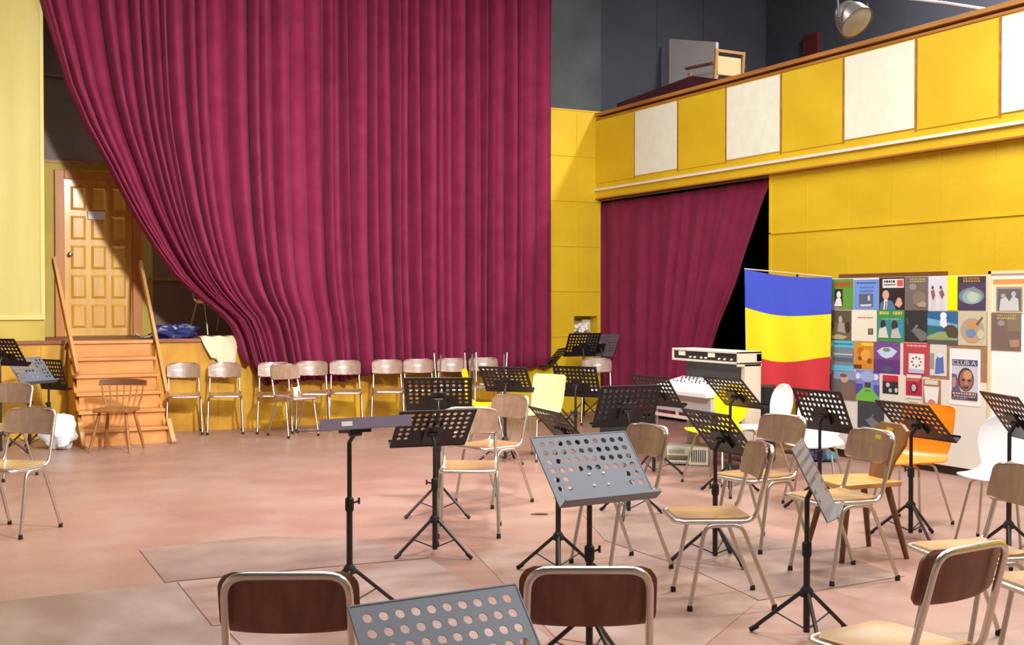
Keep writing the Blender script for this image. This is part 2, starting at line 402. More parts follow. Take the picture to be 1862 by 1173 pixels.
def curtain_pt(u, v):
    z0 = ZT
    X0 = 1.15 + (XR - 1.15) * u
    zb = interp(X0 + 2.2 * (1 - u) ** 2.4, bot)
    z = z0 + (zb - z0) * v
    xl = interp(z, edge); s_ = min(.75, .25 + .5 * v)       # pleats slide up against the swept edge
    x = xl + s_ * math.log(1 + math.exp((X0 - xl) / s_)) - s_ * math.log(1 + math.exp((1.15 - xl) / s_)) * (1 - u) ** 6
    if u > .8: x = x + (X0 - x) * (u - .8) / .2
    fz, k = fold(u)
    gather = 1
    y = YC + .095 - .23 * gather * fz - .02 * math.sin(u * 9 + v * 1.5) + .010 * math.sin(u * 70 + v * 5)
    x += .012 * math.sin(v * 4 + k * 2.1)
    return (x, min(y, YS - .04), z + .008 * math.sin(u * 60) * v)
bm = BM(); grid(bm, curtain_pt, 620, 40)
o = obj('stage_curtain', bm, CURT, smooth=True); tag(o, 'huge wine-red stage curtain swept aside at its left edge', 'curtain')
sm = o.modifiers.new('thickness', 'SOLIDIFY'); sm.thickness = .008

X2 = XW + .05
edge2 = sorted((at_x(x, y, X2).z, at_x(x, y, X2).y) for x, y in ((1400, 328), (1385, 362), (1368, 410), (1350, 460), (1334, 510), (1318, 550), (1300, 590), (1286, 630), (1277, 670), (1270, 720), (1262, 780)))
def curtain2(u, v):
    z = 2.895 + (.04 - 2.895) * v
    yr = interp(z, edge2); y0 = 14.12 + (10.42 - 14.12) * u
    y = y0 + (yr - 10.42) * u ** 2.4
    a = .02 + .06 * min(1, v * 2.2)
    f = math.sin(u * 47 + 2.2 * math.sin(u * 11) + 1.1 * math.sin(u * 23)) + .45 * math.sin(u * 109 + 2 * math.sin(u * 9))
    return (X2 + .02 - a * .6 * f + .06 * u ** 3 * v, y, z - .02 * math.sin(u * 3.1) * (1 - v))
bm = BM(); grid(bm, curtain2, 360, 30)
o = obj('side_curtain', bm, CURT2, smooth=True); tag(o, 'smaller wine-red curtain drawn across the opening in the right wall', 'curtain')
sm = o.modifiers.new('thickness', 'SOLIDIFY'); sm.thickness = .006
bm = BM(); tube(bm, [(XW - .03, YO + .01, 2.90), (XW - .03, YS - .02, 2.90)], .014); tag(obj('curtain_rail', bm, mat('grey_rail_metal', (120, 104, 104), .5, .6), smooth=True), 'thin grey rail carrying the small side curtain', 'curtain rail')

# ------------------------------------------------------------------ wooden steps
st = thing('wooden_steps', 'pine staircase of seven treads leading from floor up to the stage', 'steps', (2.1, 13.4, 0))
def loc(o, root): o.matrix_parent_inverse = Matrix.Translation(-Vector(root.location)); return o
sx0, sx1, sy0 = 1.66, 2.55, 12.93
n = 6; run = (YS - .03 - sy0) / n
for k in range(n):
    z = .18 * (k + 1) - .005; y = sy0 + run * k
    bm = BM(); box(bm, (sx0, y - .03, z - .035), (sx1, y + run, z)); loc(obj('tread', bm, STEPW, st, bevel=.006), st)
    bm = BM(); box(bm, (sx0 + .03, y + .0, z - .18 + .002), (sx1 - .03, y + .02, z - .036)); loc(obj('riser', bm, STEPW, st), st)
for x in (sx0, sx1 - .03):
    bm = BM(); prism(bm, [(sy0 + .02, 0), (YS - .035, 0), (YS - .035, 1.03), (sy0 + .02, .12)], x, x + .03, 0); loc(obj('stringer', bm, STEPW, st), st)
for a, b in (((2.60, 13.24, .50), (2.60, 14.80, 1.98)), ((1.68, 13.30, .74), (1.58, 14.50, 2.0))):
    bm = BM(); beam(bm, a, b, .035, .085); loc(obj('hand_rail', bm, KNOT, st, bevel=.004), st)
for x in (sx0 - .0, sx1 + .01):
    bm = BM(); beam(bm, (x + .02, sy0 - .14, 0.01), (x, sy0 + .05, .24), .05, .05); loc(obj('foot_post', bm, KNOT, st, bevel=.004), st)

# ------------------------------------------------------------------ tubular chair
def make_chair(name, back_m, seat_m):
    t = thing(name, '', 'chair')
    r = .0115
    z = .438
    path = fillet([(-.178, .20, z - .004), (-.172, -.19, z - .008), (-.162, -.29, .792), (.162, -.29, .792), (.172, -.19, z - .008), (.178, .20, z - .004)], .06, 6, True)
    bm = BM(); tube(bm, path, r, 10, True); obj('frame', bm, CHROME, t, smooth=True)
    def seat(u, v):
        a = (u - .5) * 2; w = .168
        y = -.17 + .355 * v; k = 1 if v < .85 else math.sqrt(max(0.0, 1 - ((v - .85) / .15) ** 2 * .5))
        return (a * w * k, y, .446 - .010 * (1 - a * a) * math.sin(math.pi * min(1, v * 1.1)) + (.008 * (1 - v * 8) if v < .125 else 0))
    bm = BM(); slab(bm, seat, 10, 14, .011); obj('seat', bm, seat_m, t, smooth=True)
    def back(u, v):
        a = (u - .5) * 2; zz = .632 + .160 * v
        rr = .042 if v > .5 else .028; d_ = .160 * min(v, 1 - v)
        edge_k = 1.0 if d_ >= rr else (.186 - rr * (1 - math.sqrt(max(0, 1 - ((rr - d_) / rr) ** 2)))) / .186
        yp = -.29 + (.792 - zz) / (.792 - .43) * .10
        return (a * .186 * edge_k, yp + .018 + .026 * a * a - .008, zz + (.006 * (1 - a * a) if v > .5 else -.004 * (1 - a * a)))
    bm = BM(); slab(bm, back, 16, 24, .011); obj('backrest', bm, back_m, t, smooth=True)
    for s in (-1, 1):
        for pts in (((s * .180, -.045, .416), (s * .182, .055, .416), (s * .196, .135, .02)), ((s * .178, -.035, .416), (s * .180, -.125, .416), (s * .196, -.285, .02))):
            bm = BM(); tube(bm, fillet(pts, .05, 5), .0108, 10); lg = obj('leg', bm, CHROMED, t, smooth=True)
            e = Vector(pts[2]); bm = BM(); lathe(bm, [(.0135, 0), (.0145, .004), (.0125, .03)], (e.x, e.y, 0), 12); obj('foot_cap', bm, RUB, lg, smooth=True)
    return t
chA = make_chair('tubular_chair', PLY, SEATW)
chB = make_chair('tubular_chair', PLYD, SEATW)
used = {}
def chair(x, y, yaw, label, group, proto=chA, z=0.0, flip=False):
    rot = (0, 0, R(yaw)) if not flip else (R(180), 0, R(yaw))
    if proto.name not in used:
        used[proto.name] = 1; proto.location = (x, y, z); proto.rotation_euler = rot; proto['label'] = label; proto['group'] = group; return proto
    return dup(proto, (x, y, z), rot, label, group)
G1, G2 = 'tubular chairs among the music stands', 'tubular chairs lined up along the stage'
chair(1.019, 3.269, -25.8, 'dark-backed tubular chair seen from behind, left of the grey foreground music desk', G1, chB)
chair(1.765, 2.958, -27.3, 'dark-backed tubular chair seen from behind, right of the grey foreground music desk', G1, chB)
chair(2.75, 2.72, 6, 'dark-backed tubular chair at lower right, its yellow seat turned towards the left', G1, chB)
chair(3.609, 4.818, 66.6, 'tubular chair in side view facing left, in front of the leaning side-on grey stand', G1)
chair(3.570, 5.681, 91.6, 'tubular chair partly hidden behind the large light grey music desk', G1)
chair(4.665, 5.770, 96.0, 'tubular chair with glossy back just left of the side-on grey stand', G1)
stick = chair(4.534, 4.935, 82.6, 'tubular chair with a yellow sticker on its back, in front of the tavern chair', G1)
chair(4.08, 3.60, 75.0, 'tubular chair with pale seat near the right edge, behind the dark-backed one', G1)
chair(3.90, 3.02, 75.0, 'tubular chair cut off by the right edge, only its seat and legs showing', G1)
chair(3.274, 6.925, 152.5, 'tubular chair facing the camera beside the pair of overlapping black stands', G1)
chair(3.892, 7.917, 108.0, 'tubular chair facing left behind the one that faces the camera', G1)
chair(0.614, 8.310, 139.0, 'tubular chair on open floor at far left, in front of the others', G1)
chair(0.714, 10.946, 136.4, 'tubular chair at the left edge below the black music stands', G1)
row = [(2.874, 13.66, 169, 'tubular chair standing right beside the wooden steps', None), (3.306, 13.52, 167, 'tubular chair under the hanging cream cloth', None),
       (3.83, 13.33, 165, 'leftmost tubular chair below the curtain, behind the chair with the cup', None), (4.30, 13.38, 164, 'tubular chair against the curtain, right behind the chair with the cup', None),
       (4.70, 13.36, 162, 'tubular chair below the curtain, two places left of the black stand pair', None), (5.209, 13.30, 160, 'tubular chair below the curtain, just left of the black stand pair', None),
       (5.613, 13.29, 159, 'tubular chair below the curtain, rising behind the black stand pair', None), (6.051, 13.27, 157, 'tubular chair below the curtain under the left upturned chair', None),
       (6.473, 13.25, 156, 'tubular chair below the curtain under the right upturned chair', None)]
for x, y, a, l, _ in row: chair(x, y, a, l, G2)
chair(3.95, 12.86, 196, 'tubular chair set askew in front of the row, white cup on its seat', G2)
chair(6.02, 13.22, 168, 'left upturned tubular chair, its legs in the air on another seat', 'upturned chairs by the stage', z=.905, flip=True)
chair(6.50, 13.12, 148, 'right upturned tubular chair, its legs in the air on another seat', 'upturned chairs by the stage', z=.905, flip=True)
chair(7.62, 12.42, 150, 'tubular chair behind the music stands at the corner of the stage', G2)
p = at_y(392, 605, 14.55); chair(p.x, 14.55, 200, 'tubular chair standing up on the stage by the curtain edge', 'chair on the stage', z=ZST)

bm = BM(); box(bm, (-.085, -.272, .752), (-.035, -.2575, .772)); obj('yellow_sticker', bm, mat('yellow_sticker_paper', (226, 196, 40), .6), stick)

# ------------------------------------------------------------------ music stands
def fl(x, y): p = at_z(x, y); return (p.x, p.y, 0)
DW, DH = .47, .335
def plate(bm, hole=.0125):
    """perforated desk in local x (width) and y (height), 3 mm thick"""
    nx, ny = 10, 6; px, py = .0435, .043; mx, my = (DW - nx * px) / 2, .016
    xs = [-DW / 2, -DW / 2 + mx] + [-DW / 2 + mx + px * (k + 1) for k in range(nx)] + [DW / 2]
    top = DH / 2
    ys = [top, top - my] + [top - my - py * (k + 1) for k in range(ny)] + [-DH / 2]
    def holed(i, j):
        c, r = i - 1, j - 1
        if not (0 <= c < nx and 0 <= r < ny): return False
        return r < 4 or c < 2 or c >= nx - 2
    for zs in (-.0012, .0012):
        cache = {}
        def V(x, y):
            k = (round(x, 5), round(y, 5))
            if k not in cache: cache[k] = bm.verts.new((x, y, zs))
            return cache[k]
        for i in range(len(xs) - 1):
            for j in range(len(ys) - 1):
                x0, x1, y1, y0 = xs[i], xs[i + 1], ys[j], ys[j + 1]
                if not holed(i, j):
                    bm.faces.new((V(x0, y0), V(x1, y0), V(x1, y1), V(x0, y1)))
                else:
                    cx, cy = (x0 + x1) / 2, (y0 + y1) / 2
                    ring = [V(cx + hole * math.cos(math.pi * k / 8 + math.pi / 8 * 0), cy + hole * math.sin(math.pi * k / 8)) for k in range(16)]
                    cor = [V(x1, y1), V(x0, y1), V(x0, y0), V(x1, y0)]
                    for q in range(4):
                        k0 = q * 4; a = ring[k0:k0 + 4] + [ring[(k0 + 4) % 16]]
                        # corner fan: ring k0..k0+4 faces the corner at the middle of the quarter
                        for k in range(4): bm.faces.new((cor[q], a[k], a[k + 1]))
                        bm.faces.new((cor[q], cor[(q + 1) % 4], a[4]))
        if zs < 0: low = dict(cache)
        else:
            # hole walls
            for i in range(len(xs) - 1):
                for j in range(len(ys) - 1):
                    if holed(i, j):
                        cx, cy = (xs[i] + xs[i + 1]) / 2, (ys[j] + ys[j + 1]) / 2
                        ks = [(round(cx + hole * math.cos(math.pi * k / 8), 5), round(cy + hole * math.sin(math.pi * k / 8), 5)) for k in range(16)]
                        for k in range(16):
                            a, b = ks[k], ks[(k + 1) % 16]
                            bm.faces.new((low[a], low[b], cache[b], cache[a]))
    hw, hh = DW / 2, DH / 2
    for a, b in (((-hw, -hh), (hw, -hh + .0)), ((-hw, hh), (hw, hh))):
        box(bm, (a[0], a[1] - .002, -.003), (b[0], b[1] + .002, .003))
    for x in (-hw, hw): box(bm, (x - .002, -hh, -.003), (x + .002, hh, .003))
PLATES = {}
def desk_mesh(m):
    """mesh shared by all desks of one colour"""
    if m.name not in PLATES:
        bm = BM(); plate(bm)
        bmesh.ops.recalc_face_normals(bm, faces=bm.faces)
        me = bpy.data.meshes.new('desk'); bm.to_mesh(me); bm.free(); me.materials.append(m); PLATES[m.name] = me
    return PLATES[m.name]
def stand(x, y, yaw, tilt, h, label, m=BLK, lip_m=None, legrot=0.0, group='music stands', up=.0):
    t = thing('music_stand', label, 'music stand', (x, y, 0), R(yaw), group)
    tl = R(tilt)
    M = Matrix.Translation((0, -.03, h)) @ Matrix.Rotation(R(90) - tl, 4, 'X')
    d = bpy.data.objects.new('desk', desk_mesh(m)); COL.objects.link(d); d.parent = t; d.matrix_local = M
    bm = BM(); box(bm, (-DW / 2, -DH / 2 - .003, 0), (DW / 2, -DH / 2, .052)); box(bm, (-DW / 2, -DH / 2, .049), (DW / 2, -DH / 2 + .010, .052))
    l = obj('lip', bm, lip_m or m, t); l.matrix_local = M
    bm = BM(); box(bm, (-.055, -.10, -.020), (.055, .035, -.003)); tube(bm, [(-.03, -.035, -.022), (.03, -.035, -.022)], .016, 12)
    b = obj('bracket', bm, BLKT, t, smooth=True); b.matrix_local = M
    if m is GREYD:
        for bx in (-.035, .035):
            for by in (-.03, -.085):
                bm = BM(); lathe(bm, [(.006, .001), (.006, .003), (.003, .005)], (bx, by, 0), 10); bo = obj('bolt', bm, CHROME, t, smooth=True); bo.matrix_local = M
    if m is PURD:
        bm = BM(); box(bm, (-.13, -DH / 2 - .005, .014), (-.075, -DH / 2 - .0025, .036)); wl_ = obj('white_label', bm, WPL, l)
    hp = M @ Vector((0, -.035, -.024))
    zc = min(.62 * hp.z, hp.z - .12)
    bm = BM(); tube(bm, [(0, 0, zc), (0, 0, hp.z - .05), hp], .0115, 12); obj('upper_tube', bm, BLKT, t, smooth=True)
    bm = BM(); tube(bm, [(0, 0, .035), (0, 0, zc)], .0150, 12); obj('lower_tube', bm, BLKT, t, smooth=True)
    bm = BM(); lathe(bm, [(.017, zc - .05), (.021, zc - .04), (.021, zc + .012), (.013, zc + .02)], seg=14); tube(bm, [(.018, 0, zc - .01), (.05, 0, zc - .004)], .005, 8); box(bm, (.046, -.004, zc - .018), (.054, .004, zc + .012)); obj('clamp', bm, RUB, t, smooth=True)
    hc = .21
    bm = BM(); lathe(bm, [(.016, hc - .02), (.03, hc - .015), (.03, hc + .012), (.017, hc + .03)], seg=14); obj('collar', bm, RUB, t, smooth=True)
    for k in range(3):
        a = R(legrot - yaw + 120 * k); c, s = math.cos(a), math.sin(a); rr = .255
        bm = BM(); tube(bm, [(.026 * c, .026 * s, hc), (rr * c, rr * s, .012)], .0095, 10); lg = obj('leg', bm, BLKT, t, smooth=True)
        bm = BM(); tube(bm, [(.012 * c, .012 * s, .05), (.145 * c, .145 * s, .108)], .0038, 6); obj('strut', bm, BLKT, lg, smooth=True)
        bm = BM(); tube(bm, [((rr - .03) * c, (rr - .03) * s, .033), ((rr + .004) * c, (rr + .004) * s, .010)], .012, 10); obj('rubber_foot', bm, RUB, lg, smooth=True)
    return t
A0 = -27.4       # with this turn one tripod leg points at the camera's right
stand(0.877, 12.641, 133.6, 35.7, 1.01, 'black music stand cut off by the left edge, above the chair back', legrot=-10)
stand(1.393, 13.30, 118.1, 15.1, .74, 'small black music stand just left of the wooden steps', legrot=-40)
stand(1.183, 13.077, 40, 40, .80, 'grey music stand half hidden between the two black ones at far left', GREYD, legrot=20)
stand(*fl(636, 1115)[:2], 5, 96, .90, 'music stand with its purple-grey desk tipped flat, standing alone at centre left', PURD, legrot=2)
stand(3.365, 7.618, 154.1, 42.9, .856, 'rear black stand of the overlapping pair, its base beside the camera-facing chair', legrot=A0 + 90)
stand(2.821, 6.441, 173.3, 45.1, .753, 'front black stand of the overlapping pair at centre', legrot=A0 + 90)
stand(5.045, 9.876, 134.0, 43.0, .778, 'black music stand in front of the cream plastic chair', legrot=A0 + 70)
stand(3.222, 5.661, 83.0, 43.6, .795, 'brown-black music stand peeping out left of the large light grey desk', legrot=A0 + 30)
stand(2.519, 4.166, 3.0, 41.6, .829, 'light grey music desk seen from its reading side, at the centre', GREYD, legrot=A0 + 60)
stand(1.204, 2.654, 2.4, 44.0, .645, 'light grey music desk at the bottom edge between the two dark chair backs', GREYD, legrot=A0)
stand(7.80, 13.05, 179, 27, .954, 'black music stand in front of the niche at the stage corner', legrot=A0 + 90)
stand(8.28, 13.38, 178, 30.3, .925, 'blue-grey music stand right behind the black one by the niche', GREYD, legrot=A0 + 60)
stand(7.30, 12.85, -135, 40, .80, 'black music stand turned edge-on, low beside the niche', legrot=A0 + 80)
stand(5.947, 10.104, 125.3, 23.4, .715, 'black music stand below the niche, left of the row by the console', legrot=A0)
stand(4.559, 7.007, 173.3, 27.1, .771, 'black music stand behind the large light grey desk and its chair', legrot=A0 + 15)
stand(5.805, 8.524, 99.1, 35.8, .734, 'black music stand before the white desk top of the console', legrot=A0)
stand(5.791, 7.445, 92.0, 45.0, .794, 'black music stand in front of the yellow shell chair by the flag', legrot=A0 + 20)
stand(4.192, 5.527, 88.0, 40.0, .747, 'black music stand rising behind the seat of the side-on chair', legrot=A0 + 60)
stand(5.878, 6.524, 93.4, 24.9, .724, 'black music stand in front of the white shell chairs, under the flag', legrot=A0 + 30)
stand(5.716, 5.503, 87.6, 44.2, .749, 'black music stand in front of the orange shell chair', legrot=A0 + 40)
stand(5.710, 4.748, 66, 36.3, .838, 'black music stand at the right edge in front of the white board', legrot=A0 + 10)
stand(3.585, 4.059, 43.5, 26.2, .724, 'grey music stand seen side-on at lower right, desk leaning left', STEELG, legrot=A0 + 30)

# ------------------------------------------------------------------ plastic shell chairs
PROF = [(.215, .425), (.19, .440), (.10, .436), (0, .428), (-.10, .426), (-.16, .435), (-.195, .465), (-.215, .52), (-.232, .60), (-.25, .68), (-.268, .75), (-.282, .80)]
def make_shell(label, m, loc, yaw, waist=.27, wb=.37, ws=.40, square=False):
    t = thing('shell_chair', label, 'chair', loc, R(yaw), 'plastic shell chairs')
    n = len(PROF) - 1
    def f(u, v):
        a = (u - .5) * 2; s = v * n; i = min(int(s), n - 1); k = s - i
        y = PROF[i][0] * (1 - k) + PROF[i + 1][0] * k; z = PROF[i][1] * (1 - k) + PROF[i + 1][1] * k
        if v < .55: wd = ws + (waist - ws) * max(0, (v - .3) / .25) ** 2 if v > .3 else ws
        else:
            q = (v - .55) / .45; wd = waist + (wb - waist) * min(1, math.sin(min(1, q * 1.6) * math.pi / 2))
        if v < .14: wd *= math.sqrt(max(.12, 1 - ((.14 - v) / .14) ** 2 * .75))
        tp = .90 if square else .72
        if v > tp: wd *= math.sqrt(max(.05, 1 - ((v - tp) / (1 - tp)) ** (4 if square else 2) * (.25 if square else .95)))
        up = max(0, (v - .5) / .5)
        return (a * wd / 2, y + .03 * a * a * up, z + .012 * a * a * (1 - up))
    bm = BM(); slab(bm, f, 14, 40, .009); obj('shell', bm, m, t, smooth=True)
    for sx in (-1, 1):
        for sy, y0, y1 in ((1, .10, .20), (-1, -.10, -.22)):
            bm = BM(); tube(bm, fillet([(0, y0 * .5, .412), (sx * .13, y0, .412), (sx * .20, y1, .01)], .04, 4), .0085, 8); lg = obj('leg', bm, CHROMED, t, smooth=True)
            bm = BM(); lathe(bm, [(.011, 0), (.012, .004), (.010, .025)], (sx * .20, y1, 0), 10); obj('foot_cap', bm, RUB, lg, smooth=True)
    return t
make_shell('yellow plastic shell chair in side view, left of the cream one', YPL, fl(888, 811), -122, .36, .40, .40, True)
make_shell('cream plastic shell chair with square back behind a black stand', CPL, fl(970, 833), 112, .38, .40, .40, True)
make_shell('yellow plastic shell chair with pinched waist in front of the console', YPL, fl(1302, 876), 108, .16, .38)
make_shell('white plastic shell chair with rounded back below the flag, left one', WPL, fl(1378, 870), 80)
make_shell('white plastic shell chair behind the black stand under the flag, right one', WPL, fl(1482, 911), 128)
make_shell('orange plastic shell chair in front of the poster board', OPL, fl(1652, 953), 104, .34, .40, .42, True)
make_shell('white plastic shell chair beside the right edge before the white board', WPL, fl(1815, 992), 112, .33, .42)

# ------------------------------------------------------------------ wooden chairs
t = thing('tavern_chair', 'wooden tavern chair with plank back and splayed legs, behind the stickered chair', 'chair', fl(1556, 1008), R(80))
bm = BM(); prism(bm, [(-.17, -.20), (.17, -.20), (.21, .20), (.16, .23), (-.16, .23), (-.21, .20)], .425, .455); obj('seat', bm, TAVERN, t, bevel=.006)
bm = BM()
poly = [(-.09, .44), (.09, .44), (.11, .56), (.17, .66), (.165, .745), (.10, .78), (-.10, .78), (-.165, .745), (-.17, .66), (-.11, .56)]
vs = [[bm.verts.new((x, -.165 - (z - .44) * .30 + dy, z)) for x, z in poly] for dy in (0, .024)]
bm.faces.new(vs[0]); bm.faces.new(vs[1][::-1])
for k in range(len(poly)): bm.faces.new((vs[0][k], vs[0][(k + 1) % 10], vs[1][(k + 1) % 10], vs[1][k]))
bk = obj('backrest', bm, mat('backrest_brown_wood', (130, 88, 48), .45, col2=(150, 106, 62), scale=(12, 12, 1.6)), t, bevel=.004)
bm = BM(); box(bm, (-.03, -.252, .725), (.03, -.229, .75)); obj('yellow_sticker', bm, mat('yellow_sticker_paper', (226, 196, 40), .6), bk)
for sx in (-1, 1):
    for sy in (-1, 1):
        bm = BM(); tube(bm, [(sx * .12, sy * .13, .43), (sx * .19, sy * .22, 0)], [.021, .015], 10); obj('leg', bm, DWOOD, t, smooth=True)

t = thing('spindle_chair', 'old low wooden spindle-back chair standing in front of the steps', 'chair', fl(213, 819), R(150))
WW = mat('worn_brown_wood', (138, 88, 46), .5, col2=(164, 110, 60), scale=(10, 10, 2))
bm = BM(); prism(bm, [(-.18, -.17), (.18, -.17), (.21, .10), (.17, .20), (-.17, .20), (-.21, .10)], .40, .435); obj('seat', bm, WW, t, bevel=.01)
bm = BM()
def cr(u, v):
    a = (u - .5) * 2; return (a * .245, -.20 + .05 * a * a - .02 * v, .655 + .06 * v * (1 - .25 * a * a))
slab(bm, cr, 14, 3, .024); obj('crest_rail', bm, mat('dark_crest_wood', (104, 62, 34), .5), t, smooth=True)
for k in range(7):
    a = (k - 3) / 3; bm = BM(); tube(bm, [(a * .165, -.15 + .01 * a * a, .43), (a * .20, -.19 + .035 * a * a, .54), (a * .22, -.205 + .05 * a * a, .67)], [.008, .011 if k in (0, 6) else .009, .007], 8); obj('spindle', bm, WW, t, smooth=True)
for sx in (-1, 1):
    for sy in (-1, 1):
        bm = BM(); tube(bm, [(sx * .13, sy * .11, .41), (sx * .17, sy * .16, .2), (sx * .205, sy * .205, 0)], [.014, .019, .012], 10); obj('leg', bm, WW, t, smooth=True)

# ------------------------------------------------------------------ control console, loudspeakers, computer
CW = mat('console_cream_paint', (218, 208, 188), .5); CG = mat('console_dark_grey', (74, 76, 80), .55); CK = mat('console_black_face', (38, 38, 42), .4); CL = mat('console_light_grey', (186, 184, 182), .5)
METER = mat('meter_face', (238, 232, 206), .4); WKN = mat('white_knob', (226, 224, 220), .4)
t = thing('mixing_console', 'cream and grey studio console with two meters, in front of the side curtain', 'console', (6.7, 8.88, 0))
y0, y1 = -.51, .51
bm = BM(); box(bm, (-.10, y0, .95), (.16, y1, .97)); box(bm, (-.10, y0, 1.045), (.16, y1, 1.065)); box(bm, (-.10, y1 - .02, .97), (.16, y1, 1.045)); box(bm, (-.10, y0, .93), (.16, y0 + .03, 1.065)); box(bm, (.10, y0, .97), (.16, y1, 1.045))
mb = obj('meter_bridge', bm, CW, t, bevel=.004)
bm = BM(); box(bm, (-.085, y0 + .03, .965), (.10, y1 - .02, 1.05)); obj('bridge_face', bm, CK, mb)
for yc in (.36, -.10):
    bm = BM(); box(bm, (-.092, yc - .05, 1.00), (-.08, yc + .05, 1.04)); obj('meter', bm, METER, mb)
bm = BM()
for yc in (.22, .15, .05, -.02, -.22, -.30, -.40): lathe(bm, [(.010, 0), (.008, -.018)], (-.085, yc, .99), 10, 'x')
obj('knob', bm, WKN, mb)
bm = BM(); box(bm, (.0, y0 + .05, .45), (.14, y1 - .10, .95)); obj('back_panel', bm, CG, t)
bm = BM(); box(bm, (-.03, y0, .0), (.15, y0 + .05, .95)); obj('side_panel', bm, CW, t)
bm = BM(); box(bm, (.02, y1 - .12, 0), (.15, y1 - .08, .95)); obj('side_panel', bm, CW, t)
bm = BM(); prism(bm, [(.0, .80), (-.42, .70), (-.42, .66), (.0, .66)], y0 + .05, y1 - .05, 1)
dk = obj('control_desk', bm, mat('control_desk_white', (228, 226, 224), .4), t, bevel=.004)
random.seed(4)
for a in range(14):
    for b in range(4):
        xx = -.03 - b * .05; yy = y0 + .12 + a * .058
        if random.random() < .75:
            bm = BM(); lathe(bm, [(.007, 0), (.006, .014)], (xx, yy, .80 + xx * .238), 8); obj('fader_knob', bm, CK, dk)
bm = BM(); box(bm, (-.36, y0 + .06, .50), (.0, y1 - .06, .655)); obj('front_body', bm, CL, t)
bm = BM(); box(bm, (-.37, y0 + .10, .44), (-.33, y1 - .05, .465)); box(bm, (-.365, .05, .465), (-.345, .07, .50)); box(bm, (-.365, -.25, .465), (-.345, -.23, .50)); obj('front_bar', bm, CW, t)
for xx, yy in ((-.33, y0 + .09), (-.33, y1 - .09)):
    bm = BM(); tube(bm, [(xx, yy, 0), (xx, yy, .50)], .014, 10); obj('leg', bm, CHROMED, t, smooth=True)

def speaker(label, loc, rz, w, d, h):
    t = thing('loudspeaker', label, 'loudspeaker', loc, rz)
    bm = BM(); box(bm, (-w / 2, -d / 2, 0), (w / 2, d / 2, h)); obj('cabinet', bm, mat('black_cabinet_vinyl', (24, 22, 24), .6, bump=.1, scale=(60, 60, 60)), t, bevel=.01)
    bm = BM(); box(bm, (-w / 2 + .03, -d / 2 - .008, .03), (w / 2 - .03, -d / 2 + .004, h - .03)); obj('grille', bm, mat('black_grille_cloth', (38, 34, 34), .9, bump=.4, scale=(200, 200, 200)), t, bevel=.004)
    return t
p = at_z(1217, 843); speaker('black loudspeaker box standing behind the beige computer', (p.x - .30, p.y + .40, 0), R(-40), .32, .30, .66)
p = at_z(1378, 838); t = speaker('black loudspeaker box behind the yellow shell chair, below the flag', (p.x, p.y, 0), R(-45), .30, .30, .72)
bm = BM(); tube(bm, [(-.12, -.162, .35), (-.12, -.162, .58)], .008, 8); obj('chrome_handle', bm, CHROME, t, smooth=True)

p = at_z(1250, 846)
t = thing('desktop_computer', 'beige desktop computer with ventilation grille lying on the floor by the console', 'computer', (p.x, p.y, 0), R(-38))
BG = mat('beige_computer_case', (208, 202, 184), .5)
bm = BM(); box(bm, (-.19, 0, .012), (.01, .34, .04)); box(bm, (-.19, .10, .04), (.01, .34, .09)); box(bm, (-.19, 0, .09), (.01, .34, .17)); box(bm, (.01, -.01, .005), (.19, .34, .17)); cs = obj('case', bm, BG, t, bevel=.004)
bm = BM(); box(bm, (-.17, -.006, .115), (-.03, .004, .145)); obj('drive_slot', bm, mat('drive_grey', (150, 150, 132), .5), cs)
bm = BM()
for k in range(7): box(bm, (.035 + k * .020, -.014, .035), (.046 + k * .020, 0, .145))
obj('vent_grille', bm, mat('vent_dark', (60, 58, 54), .6), cs)
bm = BM()
for k in range(9): box(bm, (-.18 + k * .02, -.008, .02), (-.167 + k * .02, .004, .034))
obj('key_row', bm, mat('key_grey', (120, 118, 112), .6), cs)

# ------------------------------------------------------------------ poster boards and posters
XBD = 8.10
bdw = mat('white_board_paint', (226, 220, 204), .55, col2=(234, 228, 214), scale=(2, 2, 2))
p0, p1 = at_x(1498, 600, XBD).y, at_x(1795, 600, XBD).y
t = thing('poster_board', 'large cream display board covered with posters, its lower half bare', 'display board', (XBD, (p0 + p1) / 2, 0))
hw = (p0 - p1) / 2
bm = BM(); box(bm, (0, -hw, .08), (.04, hw + .25, 1.735)); bd = obj('panel', bm, bdw, t)
bm = BM(); box(bm, (.05, -hw, 0), (.30, hw + .25, .08)); obj('plinth', bm, mat('dark_plinth_wood', (70, 42, 34), .6), t)
bm = BM(); box(bm, (-.0015, at_x(1795, 700, XBD).y - t.location.y, .83), (.002, at_x(1690, 700, XBD).y - t.location.y, 1.20)); obj('cork_sheet', bm, mat('brown_cork', (158, 118, 82), .8, col2=(172, 132, 94), scale=(20, 20, 20)), t)
a, b = at_x(1525, 500, XBD).y, at_x(1715, 500, XBD).y
bm = BM(); box(bm, (.0, b - t.location.y, 1.737), (.06, a - t.location.y, 1.775)); obj('top_batten', bm, mat('dark_batten_wood', (120, 72, 34), .6), t)
p2 = at_x(2150, 600, XBD).y
t = thing('white_board', 'bright white display board at the right edge with two posters on top', 'display board', (XBD, (p1 + p2) / 2 - .012, 0))
hw = (p1 - p2) / 2 - .004
bm = BM(); box(bm, (0, -hw, .08), (.04, hw, 1.76)); obj('panel', bm, mat('bright_white_board', (248, 247, 244), .5), t)
bm = BM(); box(bm, (-.012, hw - .03, .08), (.045, hw + .002, 1.765)); box(bm, (-.012, -hw, 1.74), (.045, hw, 1.765)); obj('edge_frame', bm, mat('cream_board_frame', (228, 216, 178), .5), t)
